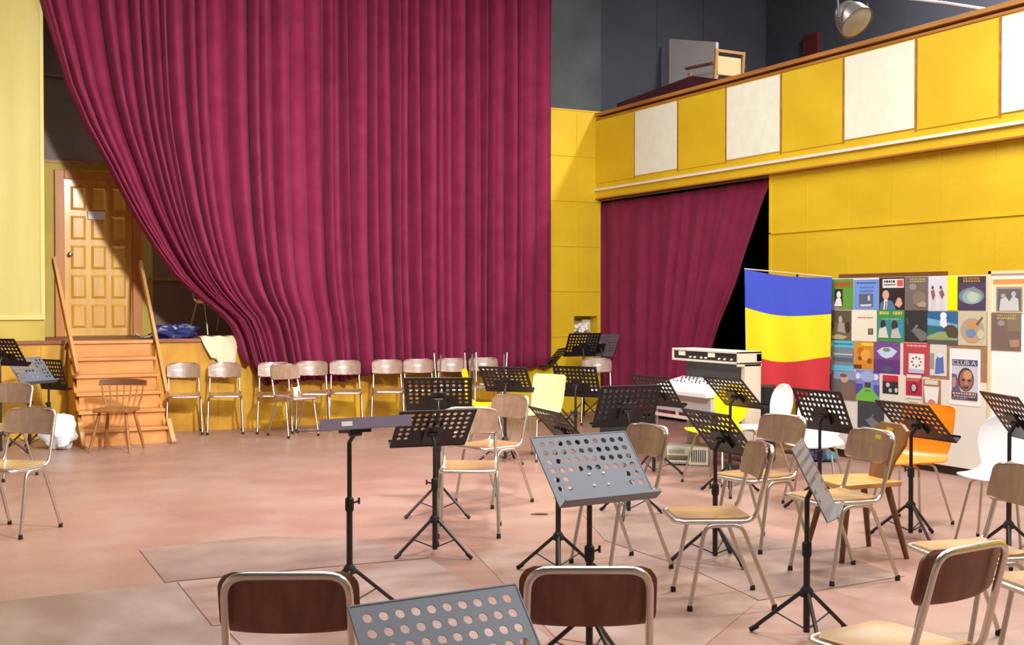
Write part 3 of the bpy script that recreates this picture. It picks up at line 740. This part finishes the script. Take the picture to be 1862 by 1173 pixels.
bm = BM(); box(bm, (.05, -hw, 0), (.30, hw, .08)); obj('plinth', bm, MATS['dark_plinth_wood'], t)

PC = {}
def pmat(c):
    c = tuple(c)
    if c not in PC: PC[c] = mat('print_%02x%02x%02x' % c, c, .45)
    return PC[c]
GP = 'posters pinned on the boards'
LAYER = [0]
def poster(px, base, elems, label, x=XBD, name='poster'):
    x0, ya, x1, yb = px
    tl, br = at_x(x0, (ya + yb) / 2, x), at_x(x1, (ya + yb) / 2, x)
    c = (x0 + x1) / 2; zt, zb = at_x(c, ya, x).z, at_x(c, yb, x).z
    Y0, Y1 = tl.y, br.y
    mats = [pmat(base)]; bm = BM()
    LAYER[0] = (LAYER[0] + 1) % 3
    base_x = -.003 - .0008 * LAYER[0]
    W_, H_ = Y0 - Y1, zt - zb
    o = Vector((x, Y0, zb))
    def L(u, v, d): return (base_x - d, -u * W_, (1 - v) * H_)
    box(bm, (base_x, -W_, 0), (base_x + .0022, 0, H_))
    for k, e in enumerate(elems):
        col = e[-1]; m = pmat(col)
        if m not in mats: mats.append(m)
        mi = mats.index(m); d = .0006 + .00035 * k
        if e[0] == 'r': pts = [(e[1], e[2]), (e[3], e[2]), (e[3], e[4]), (e[1], e[4])]
        elif e[0] == 'e': pts = [(e[1] + e[3] * math.cos(q * math.pi / 10), e[2] + e[4] * math.sin(q * math.pi / 10)) for q in range(20)]
        elif e[0] == 'p': pts = e[1]
        elif e[0] == 'w':       # a line of small print: uneven short dashes
            u, u1, v, hgt = e[1:5]; random.seed(int(u * 997 + v * 313))
            while u < u1:
                ln = random.uniform(.03, .09)
                f = bm.faces.new([bm.verts.new(L(a_, b_, d)) for a_, b_ in ((u, v), (min(u + ln, u1), v), (min(u + ln, u1), v + hgt), (u, v + hgt))]); f.material_index = mi
                u += ln + .025
            continue
        f = bm.faces.new([bm.verts.new(L(a_, b_, d)) for a_, b_ in pts]); f.material_index = mi
    ob = obj(name, bm, mats); ob.location = o
    tag(ob, label, 'poster', GP); return ob, L
SK, DK, WH = (216, 176, 150), (40, 36, 38), (240, 238, 232)
poster((1506, 509, 1517, 541), (120, 190, 236), [('r', .1, .5, .9, .95, (96, 160, 216))], 'narrow light blue poster edge just right of the flag')
poster((1513, 507, 1552, 562), (104, 158, 66), [('r', 0, .75, .35, 1, (150, 150, 148)), ('r', .12, .08, .95, .27, (140, 122, 58)), ('w', .2, .85, .10, .13, (176, 92, 46)), ('r', .14, .33, .52, .92, (48, 46, 46)), ('e', .34, .52, .10, .12, WH), ('p', [(.12, .90), (.24, .64), (.44, .64), (.50, .90)], WH)], 'green poster with a black and white portrait, top row nearest the flag')
poster((1553, 508, 1598, 562), (118, 156, 232), [('w', .12, .9, .09, .05, (52, 72, 140)), ('w', .25, .8, .24, .05, (84, 116, 196)), ('w', .25, .8, .36, .05, (84, 116, 196)), ('r', .22, .48, .78, .92, (98, 104, 128)), ('e', .62, .62, .05, .10, (206, 210, 220)), ('p', [(.26, .84), (.74, .82), (.70, .90), (.30, .91)], (212, 214, 220))], 'blue poster with a small grey photograph in its lower half')
poster((1599, 504, 1646, 563), (44, 40, 44), [('r', .14, .05, .96, .32, WH), ('r', .70, .08, .94, .28, (214, 96, 92)), ('w', .20, .62, .09, .07, DK), ('w', .20, .64, .20, .05, (70, 70, 74)), ('e', .27, .54, .13, .15, SK), ('p', [(.04, 1), (.06, .80), (.22, .68), (.52, .72), (.66, .96), (.64, 1)], (84, 124, 160)), ('p', [(.18, 1), (.22, .68), (.34, .68), (.30, 1)], WH), ('p', [(.23, 1), (.27, .72), (.30, .72), (.28, 1)], (130, 60, 90)), ('p', [(.62, .84), (.74, .62), (.86, .64), (.92, .82), (.80, .94)], (226, 170, 150))], 'dark poster of a man in blue suit raising one hand under a white title')
poster((1647, 503, 1688, 563), (118, 106, 100), [('w', .2, .9, .05, .04, (190, 178, 120)), ('w', .2, .9, .12, .04, (200, 180, 110)), ('e', .34, .30, .16, .10, (150, 150, 146)), ('e', .62, .66, .30, .22, (136, 122, 110)), ('p', [(.5, .82), (.8, .74), (.95, .80), (.9, .92), (.6, .9)], (176, 156, 134))], 'brownish grey poster with faint yellow title, top row middle')
poster((1689, 503, 1723, 565), (216, 220, 234), [('p', [(.14, .98), (.16, .55), (.10, .38), (.28, .34), (.40, .55), (.36, .98)], (214, 206, 206)), ('p', [(.54, .98), (.56, .55), (.50, .40), (.72, .34), (.84, .50), (.78, .98)], (220, 212, 210)), ('p', [(.12, .42), (.30, .36), (.36, .55), (.26, .70), (.18, .6)], (150, 96, 96)), ('p', [(.56, .45), (.74, .36), (.86, .52), (.72, .66)], (146, 92, 92)), ('e', .22, .31, .07, .05, (120, 74, 70)), ('e', .66, .31, .07, .05, (120, 74, 70))], 'pale poster with two standing figures in the top row')
poster((1723, 502, 1741, 565), (250, 240, 4), [('r', .0, .97, 1, 1, (206, 190, 8))], 'plain bright yellow strip of paper in the top row')
poster((1742, 502, 1793, 564), (78, 66, 92), [('r', .04, .0, .98, .18, (66, 54, 58)), ('w', .2, .8, .03, .06, (170, 132, 60)), ('w', .2, .8, .11, .06, (182, 140, 66)), ('e', .5, .58, .46, .24, (118, 134, 154)), ('e', .52, .60, .34, .22, (150, 176, 176)), ('e', .56, .60, .20, .16, (186, 204, 186)), ('p', [(.3, .36), (.6, .30), (.86, .46), (.7, .5)], (140, 138, 152))], 'purple poster with a pale glowing swirl, top row right end')
poster((1501, 564, 1549, 619), (116, 104, 80), [('r', .0, .0, 1, .4, (96, 88, 72)), ('e', .58, .30, .07, .12, (200, 180, 150)), ('p', [(.46, .7), (.52, .40), (.72, .40), (.78, .75)], (168, 160, 148)), ('e', .24, .50, .10, .14, (60, 52, 46)), ('e', .86, .55, .10, .18, (70, 48, 44)), ('p', [(.24, .86), (.5, .78), (.86, .86), (.7, .95), (.3, .95)], (190, 176, 140)), ('e', .1, .56, .1, .1, (188, 172, 130))], 'brown-green poster of a group of figures, second row nearest the flag')
poster((1549, 564, 1595, 620), (242, 236, 216), [('w', .24, .86, .21, .05, (186, 120, 140)), ('r', .66, .58, .86, .78, (92, 88, 78)), ('e', .76, .67, .06, .07, (150, 130, 100))], 'cream poster with a tiny portrait low at its right side')
poster((1595, 563, 1645, 621), (62, 150, 92), [('w', .10, .44, .05, .10, (226, 216, 80)), ('w', .60, .92, .05, .10, (230, 190, 70)), ('w', .20, .86, .27, .04, (150, 204, 160)), ('r', .06, .33, .46, .88, (64, 140, 170)), ('r', .52, .33, .96, .88, (58, 150, 190)), ('e', .24, .46, .10, .14, (60, 52, 48)), ('p', [(.06, .88), (.10, .60), (.34, .52), (.44, .88)], (224, 222, 204)), ('e', .66, .48, .12, .16, (66, 56, 50)), ('p', [(.52, .88), (.58, .62), (.78, .55), (.90, .88)], (200, 196, 184))], 'green poster with two framed figures in white shirts')
poster((1645, 564, 1688, 622), (54, 52, 58), [('p', [(.30, .66), (.52, .44), (.60, .46), (.42, .66)], (130, 130, 130)), ('p', [(.30, .62), (.62, .56), (.94, .70), (.98, .90), (.7, .96), (.5, .8)], (118, 118, 120)), ('w', .1, .16, .25, .2, (96, 96, 100))], 'black poster with a small grey creature, second row middle')
poster((1687, 566, 1742, 626), (48, 104, 156), [('p', [(.0, .2), (1, .38), (1, .5), (0, .42)], (110, 176, 210)), ('r', 0, .46, .32, .78, (50, 116, 110)), ('e', .78, .62, .24, .22, (84, 76, 56)), ('p', [(0, .9), (0, .76), (.36, .62), (.6, .6), (.7, .78), (1, .80), (1, .9)], (150, 168, 112)), ('r', 0, .86, 1, 1, (90, 92, 86)), ('e', .54, .12, .11, .10, (236, 240, 246)), ('p', [(.44, .2), (.64, .2), (.66, .42), (.56, .5), (.42, .42)], (230, 234, 236))], 'blue and green landscape poster with a white figure at its top')
poster((1743, 566, 1795, 628), (204, 194, 164), [('e', .5, .55, .42, .36, (176, 164, 140)), ('e', .5, .40, .18, .13, (206, 150, 100)), ('e', .46, .64, .17, .13, (112, 142, 184)), ('p', [(.62, .36), (.84, .14), (.88, .18), (.68, .42)], (130, 100, 74)), ('e', .5, .84, .22, .07, (214, 156, 100)), ('e', .80, .66, .12, .14, (208, 204, 170))], 'beige poster with swirling orange and blue shapes, second row right end')
poster((1497, 620, 1514, 674), (150, 138, 124), [('r', .0, 0, .4, .22, WH), ('e', .72, .12, .28, .09, (240, 186, 40)), ('e', .55, .52, .34, .13, WH), ('e', .55, .52, .14, .05, DK), ('e', .4, .80, .18, .05, (212, 160, 120))], 'narrow poster strip with an orange ball beside the flag')
poster((1514, 619, 1553, 674), (126, 140, 154), [('r', 0, 0, 1, .22, (96, 198, 226)), ('w', .06, .94, .08, .06, (38, 110, 150)), ('r', 0, .82, 1, 1, (100, 196, 224)), ('r', .05, .42, .95, .48, (190, 196, 204)), ('r', .05, .56, .95, .68, (98, 106, 120))], 'grey poster between two light blue bands, third row')
poster((1554, 621, 1589, 670), (222, 150, 54), [('r', .38, .03, 1, .20, (246, 206, 60)), ('w', .42, .98, .16, .03, (90, 60, 30)), ('e', .35, .35, .18, .16, (206, 116, 40)), ('e', .6, .5, .25, .22, (238, 176, 80)), ('e', .30, .62, .10, .08, (156, 76, 28)), ('e', .80, .70, .12, .1, (160, 84, 30)), ('r', 0, .86, .4, 1, (110, 56, 34))], 'orange poster in the third row')
poster((1589, 621, 1637, 680), (126, 82, 146), [('r', 0, .55, 1, 1, (104, 62, 128)), ('p', [(.12, .30), (.34, .18), (.66, .16), (.90, .28), (.72, .46), (.5, .52), (.3, .46)], (206, 220, 244)), ('e', .5, .25, .14, .06, (120, 150, 130)), ('e', .52, .85, .20, .10, (84, 92, 120))], 'purple poster with a pale eye shape')
poster((1643, 622, 1690, 683), (192, 72, 84), [('w', .14, .9, .08, .05, (236, 190, 180)), ('r', .02, .0, .98, .05, (214, 122, 112)), ('r', .22, .34, .82, .84, WH)] + [('e', .52 + .17 * math.cos(k * math.pi / 4), .58 + .14 * math.sin(k * math.pi / 4), .04, .03, (150, 110, 130)) for k in range(8)] + [('r', .22, .80, .82, .92, (190, 196, 222))], 'red poster with a white square and a ring of dots')
poster((1692, 625, 1722, 683), (222, 218, 208), [('r', 0, .3, .25, .8, (150, 160, 150)), ('p', [(.3, .95), (.35, .5), (.55, .3), (.8, .4), (.85, .9)], (96, 118, 186)), ('e', .6, .35, .16, .08, (230, 230, 236))], 'small white poster with a blue figure beside the portrait poster')
_, L = poster((1727, 634, 1783, 737), (244, 242, 238), [('r', .08, .19, .92, .30, (74, 92, 164)), ('r', .08, .30, .92, .90, (206, 206, 220)), ('p', [(.08, .9), (.08, .44), (.24, .46), (.34, .7), (.5, .9)], (112, 94, 136)), ('e', .54, .54, .26, .21, (76, 58, 66)), ('e', .55, .55, .215, .185, (158, 112, 88)), ('e', .60, .46, .14, .08, (206, 156, 106)), ('e', .46, .55, .05, .018, (60, 44, 44)), ('e', .66, .55, .05, .018, (60, 44, 44)), ('p', [(.52, .55), (.60, .55), (.62, .63), (.50, .63)], (184, 134, 106)), ('e', .55, .68, .10, .02, (110, 60, 56)), ('e', .16, .60, .08, .1, (190, 140, 130)), ('r', .08, .76, .92, .90, (78, 62, 84)), ('w', .12, .88, .775, .035, (224, 178, 130)), ('w', .16, .86, .83, .02, (206, 200, 206)), ('w', .12, .60, .865, .02, (150, 150, 180))], 'white-bordered portrait poster headed CLUB A')
club = _
# lettering of that poster
cu = bpy.data.curves.new('club_letters', 'FONT'); cu.body = 'CLUB A'; cu.size = 1; cu.extrude = .0; cu.align_x = 'LEFT'
tmp = bpy.data.objects.new('club_letters_tmp', cu); COL.objects.link(tmp)
bpy.context.view_layer.update()
me = bpy.data.meshes.new_from_object(tmp.evaluated_get(bpy.context.evaluated_depsgraph_get()))
bpy.data.objects.remove(tmp)
xs = [v.co.x for v in me.vertices]; ys = [v.co.y for v in me.vertices]
a, b = Vector(L(.12, .285, .007)), Vector(L(.88, .205, .007))
for v in me.vertices:
    u = (v.co.x - min(xs)) / (max(xs) - min(xs)); k = (v.co.y - min(ys)) / (max(ys) - min(ys))
    v.co = Vector((a.x, a.y + (b.y - a.y) * u, a.z + (b.z - a.z) * k))
me.materials.append(pmat((240, 222, 120)))
tx = bpy.data.objects.new('title_lettering', me); COL.objects.link(tx); tx.parent = club
poster((1498, 678, 1512, 712), (66, 60, 84), [('r', .0, .1, .7, .25, WH), ('e', .5, .9, .4, .1, (206, 200, 180))], 'dark narrow poster at the lower end of the flag')
poster((1512, 675, 1557, 726), (112, 108, 104), [('r', .1, 0, 1, .28, (150, 160, 200)), ('e', .54, .26, .16, .14, (206, 170, 150)), ('p', [(.36, 1), (.42, .40), (.95, .38), (1, 1)], (134, 108, 100)), ('e', .5, .14, .14, .07, (120, 100, 90))], 'grey poster of a man in a brown coat, bottom row')
poster((1556, 673, 1600, 729), (132, 146, 214), [('r', 0, .45, .3, .8, (88, 78, 176)), ('r', .75, .45, 1, .8, (96, 90, 180)), ('e', .1, .2, .12, .10, (226, 230, 246)), ('e', .84, .2, .12, .10, (226, 230, 246)), ('e', .5, .2, .3, .18, (168, 184, 232)), ('p', [(.0, 1), (.1, .78), (.34, .56), (.66, .56), (.9, .78), (1, 1)], (120, 200, 80)), ('r', .40, .40, .64, .56, (78, 70, 64)), ('w', .42, .64, .64, .05, (60, 100, 60))], 'blue poster with a bright green hill, bottom row')
poster((1600, 680, 1645, 735), (236, 228, 208), [('r', .12, .04, .76, .26, (206, 52, 76)), ('r', .12, .24, .76, .66, (54, 50, 54)), ('e', .34, .36, .08, .08, (200, 200, 200)), ('e', .44, .54, .07, .07, (186, 186, 186)), ('e', .68, .52, .06, .08, (210, 206, 200))], 'cream poster with a red and black photograph')
poster((1648, 681, 1677, 724), (186, 44, 72), [('r', .04, .0, .96, .14, (236, 228, 206)), ('r', .04, .16, .85, .28, (206, 110, 96)), ('e', .5, .55, .23, .22, (84, 50, 60)), ('e', .5, .55, .14, .15, (206, 190, 190)), ('r', .0, .90, 1, 1, WH)], 'small red poster with a dark oval portrait')
poster((1648, 725, 1673, 738), (226, 222, 196), [('w', .2, .9, .4, .15, (150, 150, 130))], 'slip of cream paper below the small red poster')
poster((1679, 690, 1711, 735), (170, 124, 92), [('r', .1, .02, .85, .2, (226, 214, 190)), ('p', [(.04, .28), (.92, .28), (.82, .95), (.14, .95)], WH), ('e', .5, .95, .22, .16, (206, 130, 130))], 'small brown poster with a white cup shape')
poster((1560, 727, 1608, 786), (70, 72, 80), [('p', [(.30, .62), (.55, .52), (.86, .70), (.9, .86), (.6, .9)], (126, 126, 130)), ('p', [(.4, .6), (.6, .42), (.64, .46)], (120, 120, 124))], 'dark grey poster hanging alone on the bare lower half')
poster((1806, 506, 1866, 569), (240, 222, 180), [('r', .0, .02, 1, .16, (240, 154, 84)), ('r', .1, .24, .9, .96, (172, 150, 132)), ('r', .14, .30, .86, .93, (104, 104, 106)), ('p', [(.2, .93), (.24, .6), (.4, .52), (.5, .66), (.62, .5), (.78, .6), (.8, .93)], (204, 204, 204)), ('e', .32, .5, .07, .07, (170, 170, 170)), ('e', .64, .45, .07, .08, (190, 190, 190))], 'cream poster with orange header and grey photograph on the white board', XBD - .001)
poster((1803, 568, 1857, 637), (126, 104, 98), [('r', .55, .0, 1, .5, (136, 120, 100)), ('w', .2, .85, .05, .05, (170, 160, 100)), ('w', .2, .85, .13, .04, (206, 186, 120)), ('e', .34, .28, .12, .08, (156, 150, 146)), ('p', [(.62, .72), (.95, .70), (.95, .9), (.66, .92)], (170, 140, 112))], 'brown poster below the framed photograph on the white board', XBD - .001)

# ------------------------------------------------------------------ flag on a stand
ZF = 11.75
def atd(x, y, Z): d = ray(x, y); return Vector((0, 0, EYE)) + d * Z
TL, TR = atd(1354, 489, ZF + .35), atd(1513, 504, ZF - .25)
def flagpt(u, v, lo, hi):
    p = TL.lerp(TR, u); h = 1.24 - .10 * u + .10 * math.sin(math.pi * min(1, u * 1.0)) * 1.0
    vv = lo + (hi - lo) * v
    sag = .03 * math.sin(math.pi * u)
    ft = Vector((-.6, -.8, 0))
    amp = .03 * vv
    q = p + ft * (amp * math.sin(u * 7 + 1.5 * vv) + amp * .6 * math.sin(u * 15 - vv * 3))
    inw = (u - .5) * -.05 * vv
    q += (TR - TL).normalized() * inw
    q.z = p.z - sag * (1 - vv) - vv * h - vv * .02 * math.sin(u * 6)
    return q
fg = thing('flag', 'hanging flag with blue, yellow and red horizontal stripes', 'flag', (TL + TR) / 2)
for nm, c, lo, hi in (('blue_stripe', (62, 80, 200), 0, .315), ('yellow_stripe', (244, 222, 10), .315, .68), ('red_stripe', (206, 48, 56), .68, 1.0)):
    bm = BM(); slab(bm, lambda u, v: flagpt(u, v, lo, hi) - fg.location, 30, 14, .003); obj(nm, bm, mat(nm + '_cloth', c, .8, sheen=.1), fg, smooth=True)
fs = thing('flag_stand', 'thin stand and cross rod holding up the striped flag from behind', 'stand', ((TL.lerp(TR, .62)).x, (TL.lerp(TR, .62)).y, 0))
back = Vector((.6, .8, 0)) * .05
bm = BM(); tube(bm, [TL - Vector(fs.location) + back * .3 + Vector((0, 0, .004)), TR - Vector(fs.location) + back * .3 + Vector((0, 0, .004))], .007, 8); obj('cross_rod', bm, mat('pale_rod_wood', (206, 190, 160), .5), fs, smooth=True)
m_ = TL.lerp(TR, .62)
bm = BM(); tube(bm, [back * 1.2 + Vector((0, 0, .02)), back * 1.2 + Vector((0, 0, m_.z))], .011, 10); obj('pole', bm, BLKT, fs, smooth=True)
bm = BM(); lathe(bm, [(.14, 0), (.14, .015), (.03, .03)], back * 1.2, 20); obj('base', bm, BLKT, fs, smooth=True)

# ------------------------------------------------------------------ small things
def blob(bm, c, r, sq, seed, nu=28, nv=16, rough=.25, flat=0.0):
    random.seed(seed); ph = [random.uniform(0, 6.3) for _ in range(10)]
    vs = []
    for j in range(nv + 1):
        th = math.pi * j / nv; rowv = []
        for i in range(nu):
            a = 2 * math.pi * i / nu
            k = 1 + rough * (.5 * math.sin(3 * a + ph[0] + 2 * th) + .35 * math.sin(5 * a + ph[1] - 3 * th) + .3 * math.sin(7 * th + ph[2] + 2 * a) + .25 * math.sin(11 * a + ph[3] + 5 * th)) * math.sin(th)
            v = Vector((r[0] * k * math.sin(th) * math.cos(a), r[1] * k * math.sin(th) * math.sin(a), r[2] * k * math.cos(th)))
            v.z = max(v.z, -r[2] * sq); rowv.append(bm.verts.new(Vector(c) + v))
        vs.append(rowv)
    for j in range(nv):
        for i in range(nu):
            f = (vs[j][i], vs[j][(i + 1) % nu], vs[j + 1][(i + 1) % nu], vs[j + 1][i])
            bm.faces.new(f)
p = at_z(110, 816); bm = BM(); blob(bm, (0, 0, .17), (.16, .14, .19), .88, 3, rough=.3); o = obj('plastic_sack', bm, mat('white_plastic_film', (226, 228, 232), .3, bump=.3, scale=(14, 14, 14)), smooth=True); o.location = (p.x, p.y, 0); tag(o, 'white plastic sack on the floor left of the wooden steps', 'bag')
p = at_y(320, 608, 14.12); bm = BM(); blob(bm, (0, 0, .075), (.25, .12, .095), .78, 8, rough=.35); o = obj('blue_bundle', bm, mat('dark_blue_plastic', (26, 32, 84), .3, col2=(40, 50, 108), scale=(9, 9, 9), bump=.4), smooth=True); o.location = (p.x, p.y, ZST); tag(o, 'crumpled dark blue plastic bundle lying on the stage edge', 'bundle')
p = at_y(263, 605, 14.1); bm = BM()
def pap(u, v): return ((u - .5) * .22, (v - .5) * .12, .012 + .05 * (u - .5) ** 2 * 4 + .01 * math.sin(v * 7 + u * 3))
slab(bm, pap, 10, 6, .002); o = obj('white_paper', bm, mat('white_paper_sheet', (236, 238, 242), .5), smooth=True); o.location = (p.x, p.y, ZST); tag(o, 'curled white paper on the stage edge beside the blue bundle', 'paper')
# cream cloth hanging over the stage edge
a, b = at_y(364, 603, YS).x, at_y(430, 603, YS).x
def cloth(u, v):
    x = a + (b - a) * u
    if v < .25: t_ = v / .25; return (x + .01 * math.sin(v * 20), YS + .14 - .185 * t_, ZST + .014 + .012 * math.sin(u * 9) ** 2)
    t_ = (v - .25) / .75; drop = (.24 + .24 * math.exp(-((u - .62) / .24) ** 2) + (.12 if u > .5 else 0) * (u - .5))
    xx = x + (.62 - u) * .42 * t_ ** 1.3 * (b - a) * (1 if u < .62 else .35)
    return (xx, YS - .050 - .022 * math.sin(u * 15 + 2 * t_) * t_ - .02 * t_, ZST + .012 - drop * t_)
bm = BM(); slab(bm, cloth, 30, 22, .004); tag(obj('cream_cloth', bm, mat('cream_cotton', (232, 212, 178), .85, bump=.1, scale=(30, 30, 30)), smooth=True), 'cream cloth draped over the stage edge above a chair', 'cloth')
# cup, paper scrap, brush
t = thing('paper_cup', 'small white cup on the seat of the askew tubular chair', 'cup', (3.92, 12.81, .449))
bm = BM(); lathe(bm, [(.026, 0), (.028, .002), (.037, .10), (.039, .103), (.036, .103), (.026, .006)], seg=20, caps=False); bm.faces.new([v for v in bm.verts][:20][::-1]); obj('body', bm, WPL, t, smooth=True)
p = at_z(566, 786); bm = BM(); slab(bm, lambda u, v: ((u - .5) * .11, (v - .5) * .13, .006 + .02 * u * u), 5, 5, .002); o = obj('paper_scrap', bm, mat('pale_scrap', (226, 196, 160), .7)); o.location = p; o.rotation_euler = (0, 0, .5); tag(o, 'scrap of pale paper on the floor at the foot of the chair row', 'paper')
p = at_z(981, 936); bm = BM(); tube(bm, [(-.06, .02, .008), (0, 0, .008), (.05, -.03, .008)], [.004, .008, .006], 8); o = obj('small_stick', bm, DWOOD, smooth=True); o.location = p; tag(o, 'small dark stick lying on the floor left of the grey desk', 'stick')
p = at_z(1492, 838); bm = BM(); blob(bm, (0, 0, .045), (.17, .10, .055), .8, 21, rough=.2)
for f in bm.faces: f.material_index = 1 if f.calc_center_median().x > .04 else 0
o = obj('cloth_bag', bm, [mat('navy_cloth', (48, 56, 96), .8), mat('teal_cloth', (64, 130, 146), .8)], smooth=True); o.location = (p.x, p.y, 0); o.rotation_euler = (0, 0, -YAW); tag(o, 'navy and teal cloth bag lying on the floor under the white shell chair', 'bag')
# things in the niche
p = at_y(1071, 600, YS + .1)
t = thing('white_bouquet', 'white artificial flowers lying in the niche of the yellow pier', 'flowers', (8.37, YS + .07, nz0))
for k, (dx, dz, r) in enumerate(((-.09, .10, .045), (-.02, .12, .05), (.05, .09, .05), (.0, .05, .06), (-.12, .05, .03), (.08, .14, .03))):
    bm = BM(); blob(bm, (dx, 0, dz), (r, r, r * .8), 1, 30 + k, 14, 8, .5); obj('blossom', bm, mat('white_petals', (240, 236, 226), .7), t, smooth=True)
bm = BM(); box(bm, (-.10, -.05, 0), (.10, .05, .03)); obj('holder', bm, mat('grey_holder', (120, 110, 96), .7), t)
bm = BM(); box(bm, (-.065, 0, 0), (.065, .012, .20)); o = obj('white_card', bm, mat('white_card_paper', (244, 238, 214), .6)); o.location = (8.50, YS + .18, nz0); tag(o, 'bright white card standing in the niche at its right side', 'card')

# ------------------------------------------------------------------ on the balcony
a, b = at_x(1217, 70, 9.6), at_x(1302, 76, 9.6)
t = thing('grey_panel', 'tall pale grey panel standing on the balcony against the dark wall', 'panel', (9.6, (a.y + b.y) / 2, 3.74))
W_ = a.y - b.y
bm = BM(); prism(bm, [(-W_ / 2, 0), (W_ / 2, 0), (W_ / 2, a.z - 3.74), (-W_ / 2, b.z - 3.74)], 0, .04, 0); obj('sheet', bm, mat('pale_grey_board', (196, 196, 196), .7), t)
bm = BM(); box(bm, (.04, -W_ / 2, 0), (.30, -W_ / 2 + .06, .06)); box(bm, (.04, W_ / 2 - .06, 0), (.30, W_ / 2, .06)); obj('foot', bm, DWOOD, t)
p = at_x(1268, 110, 9.05)
t = thing('armchair', 'wooden armchair with pale upholstered back on the balcony', 'chair', (9.34, p.y, 3.74), R(2))
UPH = mat('beige_upholstery', (206, 176, 128), .8); LW = mat('light_chair_wood', (170, 124, 76), .5)
zt = at_x(1320, 96, 9.34).z - 3.74
for sx in (-1, 1):
    bm = BM(); beam(bm, (sx * .22, -.20, 0), (sx * .22, -.28, zt + .02), .035, .04); obj('rear_leg', bm, LW, t)
    bm = BM(); beam(bm, (sx * .25, .24, 0), (sx * .25, .22, zt - .20), .035, .04); obj('front_leg', bm, LW, t)
    bm = BM(); beam(bm, (sx * .25, -.27, zt - .16), (sx * .26, .28, zt - .14), .045, .03); obj('armrest', bm, DWOOD, t)
bm = BM(); beam(bm, (-.24, -.28, zt), (.24, -.28, zt), .03, .035); obj('top_rail', bm, LW, t)
bm = BM(); box(bm, (-.19, -.275, zt - .30), (.19, -.235, zt - .06)); obj('back_cushion', bm, UPH, t, bevel=.012)
bm = BM(); box(bm, (-.23, -.22, .40), (.23, .24, .48)); obj('seat', bm, UPH, t, bevel=.015)
# maroon sloping box resting on the rail
pts = [at_x(1128, 191, 8.80), at_x(1264, 138, 8.80), at_x(1335, 150, 8.80)]
bm = BM()
prof = [(pts[0].y, 4.10), (pts[0].y, pts[0].z + .02), (pts[1].y, pts[1].z), (pts[2].y, 4.12), (pts[2].y, 4.10)]
prism(bm, prof, 8.74, 8.92, 0)
o = obj('maroon_lid', bm, [mat('maroon_lacquer', (72, 30, 40), .45, col2=(52, 26, 34), scale=(2, 2, 2))], bevel=.006)
c_ = Vector((8.9, pts[1].y, 4.1))
for v in o.data.vertices: v.co -= c_
o.location = c_; tag(o, 'dark maroon sloping lid resting on the balcony rail', 'lid')
# theatre lamp
p = Vector((0, 0, EYE)) + ray(1553, 36) * 9.5; lk = .86
t = thing('stage_lamp', 'round grey theatre spotlight hanging high above the balcony rail', 'spotlight', p)
LM = mat('lamp_grey_metal', (96, 88, 86), .4, .6)
bm = BM(); lathe(bm, [(r * lk, h * lk) for r, h in ((.04, .20), (.10, .17), (.155, .06), (.168, -.03), (.172, -.05), (.160, -.05))], seg=28, caps=False); h_ = obj('housing', bm, LM, t, smooth=True)
h_.rotation_euler = (R(-45), 0, R(8))
bm = BM(); lathe(bm, [(r * lk, h * lk) for r, h in ((.02, -.065), (.10, -.058), (.160, -.045), (.158, -.03), (.0005, -.028))], seg=28, caps=True); g_ = obj('lens', bm, mat('frosted_lens', (142, 144, 152), .25, coat=.5), h_, smooth=True)
bm = BM(); tube(bm, fillet([(-.185 * lk, 0, 0), (-.185 * lk, .02, .19), (.185 * lk, .02, .19), (.185 * lk, 0, 0)], .05), .010, 8); obj('yoke', bm, BLKT, t, smooth=True)
bm = BM(); tube(bm, [(0, .02, .19), (0, .02, ZC - p.z)], .016, 10); obj('drop_pole', bm, BLKT, t, smooth=True)
bm = BM(); q0, q1 = at_x(1640, -4, 9.2), at_x(1806, 18, 8.64)
q1.z = 4.11
q1 = at_x(1806, 18, 8.66)
tube(bm, [q0, q0.lerp(q1, .5) + Vector((0, 0, .01)), q1, Vector((q1.x, q1.y - .05, 4.10))], .012, 8); o = obj('white_cable', bm, mat('white_cable_sheath', (226, 228, 230), .5), smooth=True); tag(o, 'white cable running down to the balcony rail at top right', 'cable')
a = at_x(1475, 62, 11.46)
bm = BM(); box(bm, (11.44, a.y - .15, a.z - .32), (11.5, a.y + .15, a.z)); o = obj('red_box', bm, mat('dull_red_paint', (86, 26, 30), .6)); tag(o, 'dim dark red box on the wall behind the balcony', 'box')
